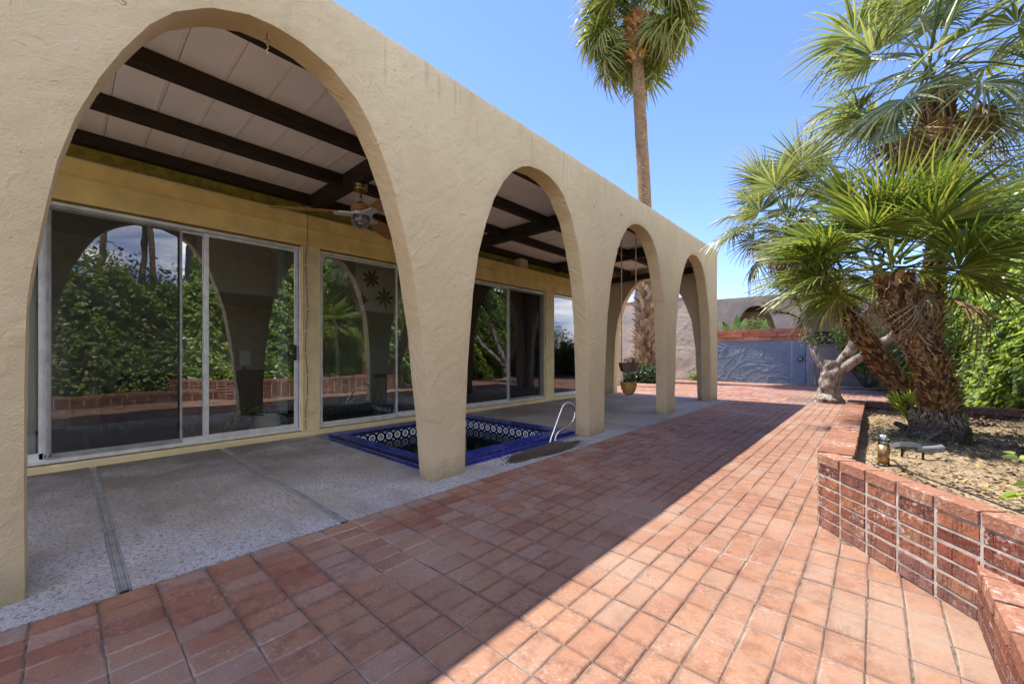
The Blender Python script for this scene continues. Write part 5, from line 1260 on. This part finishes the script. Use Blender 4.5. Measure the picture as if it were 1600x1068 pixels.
MB().tube([(.215,3.97,.435),(.33,4.05,.447)],[.020,.023],16).build('barrel', M['metal_grey'], t); MB().tube([(.325,4.047,.4465),(.345,4.06,.449)],[.026,.027],16).build('hood', M['metal_grey'], t); MB().tube([(.245,3.99,.30),(.25,3.995,.435)],.007,8).build('stake', M['black'], t)
t = thing('spot_light', 'small black spot light lying by the far bollard', 'garden light', (.20,5.6,.35)); MB().tube([(.16,5.62,.40),(.24,5.50,.375)],[.026,.03],14).build('barrel', M['black'], t); MB().tube([(.19,5.57,.31),(.19,5.57,.38)],.008,8).build('stake', M['black'], t)
t = thing('drip_hose', 'thin dark irrigation hose lying on the soil behind the brick cap', 'hose', (.3,3.3,.36))
MB().tube(smooth_pts([(.06,3.70,.39),(.09,3.63,.405),(.14,3.50,.385),(.24,3.33,.378),(.36,3.12,.385),(.50,2.90,.38),(.7,2.62,.385),(.95,2.3,.38)],8),.004,7).build('hose', M['black'], t, smooth=True)
# seedling fan palm and strap leaves
t = thing('palm_seedling', 'small bright green fan palm seedling behind the far bollard', 'plant', (.33,5.75,.35))
VS = [fan_mesh('frond', 500+k, .24, .15, 14, 80, .15, .55, .3, .5, 1., M['hedge']) for k in range(2)]
fronds(t, (.30,5.75,.33), VS, [(190,70,1.2,0),(230,58,1.,1),(150,62,1.1,0),(30,66,1.1,1),(300,60,1.,0),(260,76,1.2,1)], seed=71, rj=.01, crown_r=0)
def straps(label, x, y, z, n, L, seed, m='hedge'):
    t = thing('strap_plant', label, 'plant', (x,y,z)); r = random.Random(seed)
    for k in range(n):
        a = r.uniform(0,6.28); d = Vector((math.cos(a),math.sin(a),0)); s = Vector((-d.y,d.x,0)); l = L*r.uniform(.6,1.1); lean = r.uniform(.3,.9); vs = []; mb = MB()
        for q in (0,.3,.6,.85,1): c = Vector((x,y,z))+d*l*lean*q+Vector((0,0,l*q*(1-.45*lean*q))); w = .009*(1-q*.9)+.001; vs += [c-s*w, c+s*w]
        mb.add(vs,[(2*i,2*i+1,2*i+3,2*i+2) for i in range(4)]); mb.build('leaf', M[m], t)
straps('tuft of dark strap leaves behind the near bollard', .16,4.22,.33,11,.17,1,'darkleaf'); straps('tuft of strap leaves growing against the palm root mass', .27,4.72,.33,9,.20,2,'hedge'); straps('few green blades at the foot of the flood light', .21,3.93,.33,7,.08,3,'hedge')
# leafy sprigs reaching in at the right edge
t = thing('leafy_sprig', 'sprig with glossy rounded leaves at the right edge above the brick wall', 'plant', (.66,3.1,.35))
P = []; N_ = []; r = random.Random(77); mb = MB()
for k, (tx, ty, tz) in enumerate(((.56,3.35,.55),(.62,3.45,.72),(.50,3.05,.42),(.66,3.75,.62),(.58,3.2,.44),(.70,3.3,.8),(.62,3.6,.50))):
    a = Vector((.80,3.35,.34)); b_ = Vector((tx,ty,tz)); mid = a.lerp(b_,.5)+Vector((0,0,.06)); pts = smooth_pts([a,mid,b_],5); mb.tube(pts,.0028,5)
    for q in range(4,len(pts)): P.append(pts[q]+Vector((r.uniform(-.015,.015),r.uniform(-.02,.02),r.uniform(-.01,.02)))); N_.append((r.uniform(-.6,.1),r.uniform(-.6,.1),.8))
mb.build('stems', M['hedge'], t); leaf_cloud(np.array(P), np.array(N_), .062, M['hedge'], 'foliage', t, seed=9, aspect=.62)
t = thing('leafy_sprig', 'small weed growing out behind the low brick wall at the right edge', 'plant', (.60,2.35,.2))
P = []; N_ = []
for k in range(40): P.append((.56+r.uniform(-.05,.10),2.30+r.uniform(-.10,.12),.22+r.uniform(0,.13))); N_.append((r.uniform(-.6,.3),r.uniform(-.6,.2),.8))
leaf_cloud(np.array(P), np.array(N_), .035, M['hedge'], 'foliage', t, seed=10, aspect=.6); MB().tube([(.60,2.32,.16),(.58,2.31,.30)],.003,5).build('stems', M['hedge'], t)
# fallen leaves, twigs
def litter(label, n, fx, size, seed):
    r = np.random.default_rng(seed); P = fx(r, n)
    if P[0,2] > .1: P = P[((P[:,0]+.28)*.791+(P[:,1]-3.26)*.611 > .13) & (P[:,0] > -.08)]; n = len(P)
    leaf_cloud(P, np.c_[r.normal(0,.35,n),r.normal(0,.35,n),np.ones(n)], size, M['litter'], 'fallen_leaves', None, seed=seed, aspect=.45)
    o = C.objects[-1]; o['label'] = label; o['category'] = 'leaves'
litter('dry fallen leaves scattered over the planter soil', 2600, lambda r,n: np.c_[r.uniform(-.05,1.6,n), r.uniform(2.5,7.2,n), r.uniform(.355,.385,n)], .035, 81)
litter('few dry leaves lying on the brick paving', 70, lambda r,n: np.c_[r.uniform(-2.4,-.3,n), r.uniform(.6,12,n), np.full(n,.006)], .022, 82)
litter('dry leaves along the foot of the blue wall', 90, lambda r,n: np.c_[r.uniform(-4.8,-1,n), 17.72-r.exponential(.08,n), np.full(n,.008)], .05, 83)
r = random.Random(90); mb = MB()
for k in range(240):
    x, y = r.uniform(0,1.4), r.uniform(2.7,7)
    if (x+.28)*.791+(y-3.26)*.611 < .16: continue
    a = r.uniform(0,6.28); l = r.uniform(.03,.10); mb.tube([(x,y,.372),(x+.5*l*math.cos(a),y+.5*l*math.sin(a),.385),(x+l*math.cos(a),y+l*math.sin(a),.374)],.0022,4,False)
tag(mb.build('fallen_twigs', M['twig']), 'thin dry twigs scattered over the planter soil', 'twigs', kind='stuff')
r = random.Random(91); mb = MB()
for k in range(1100):
    x, y = r.uniform(-.02,1.5), r.uniform(2.6,7)
    if (x+.28)*.791+(y-3.26)*.611 < .14: continue
    s = r.uniform(.004,.013); a = r.uniform(0,3.1); mb.obox((x,y,.362+r.uniform(-.006,.012)), Vector((math.cos(a),math.sin(a),.2)).normalized(), Vector((-math.sin(a),math.cos(a),.1)).normalized(), Vector((0,0,1)), s, s*.8, s*.6)
tag(mb.build('clods', M['soil']), 'small clods and stones on the planter soil', 'stones', kind='stuff')
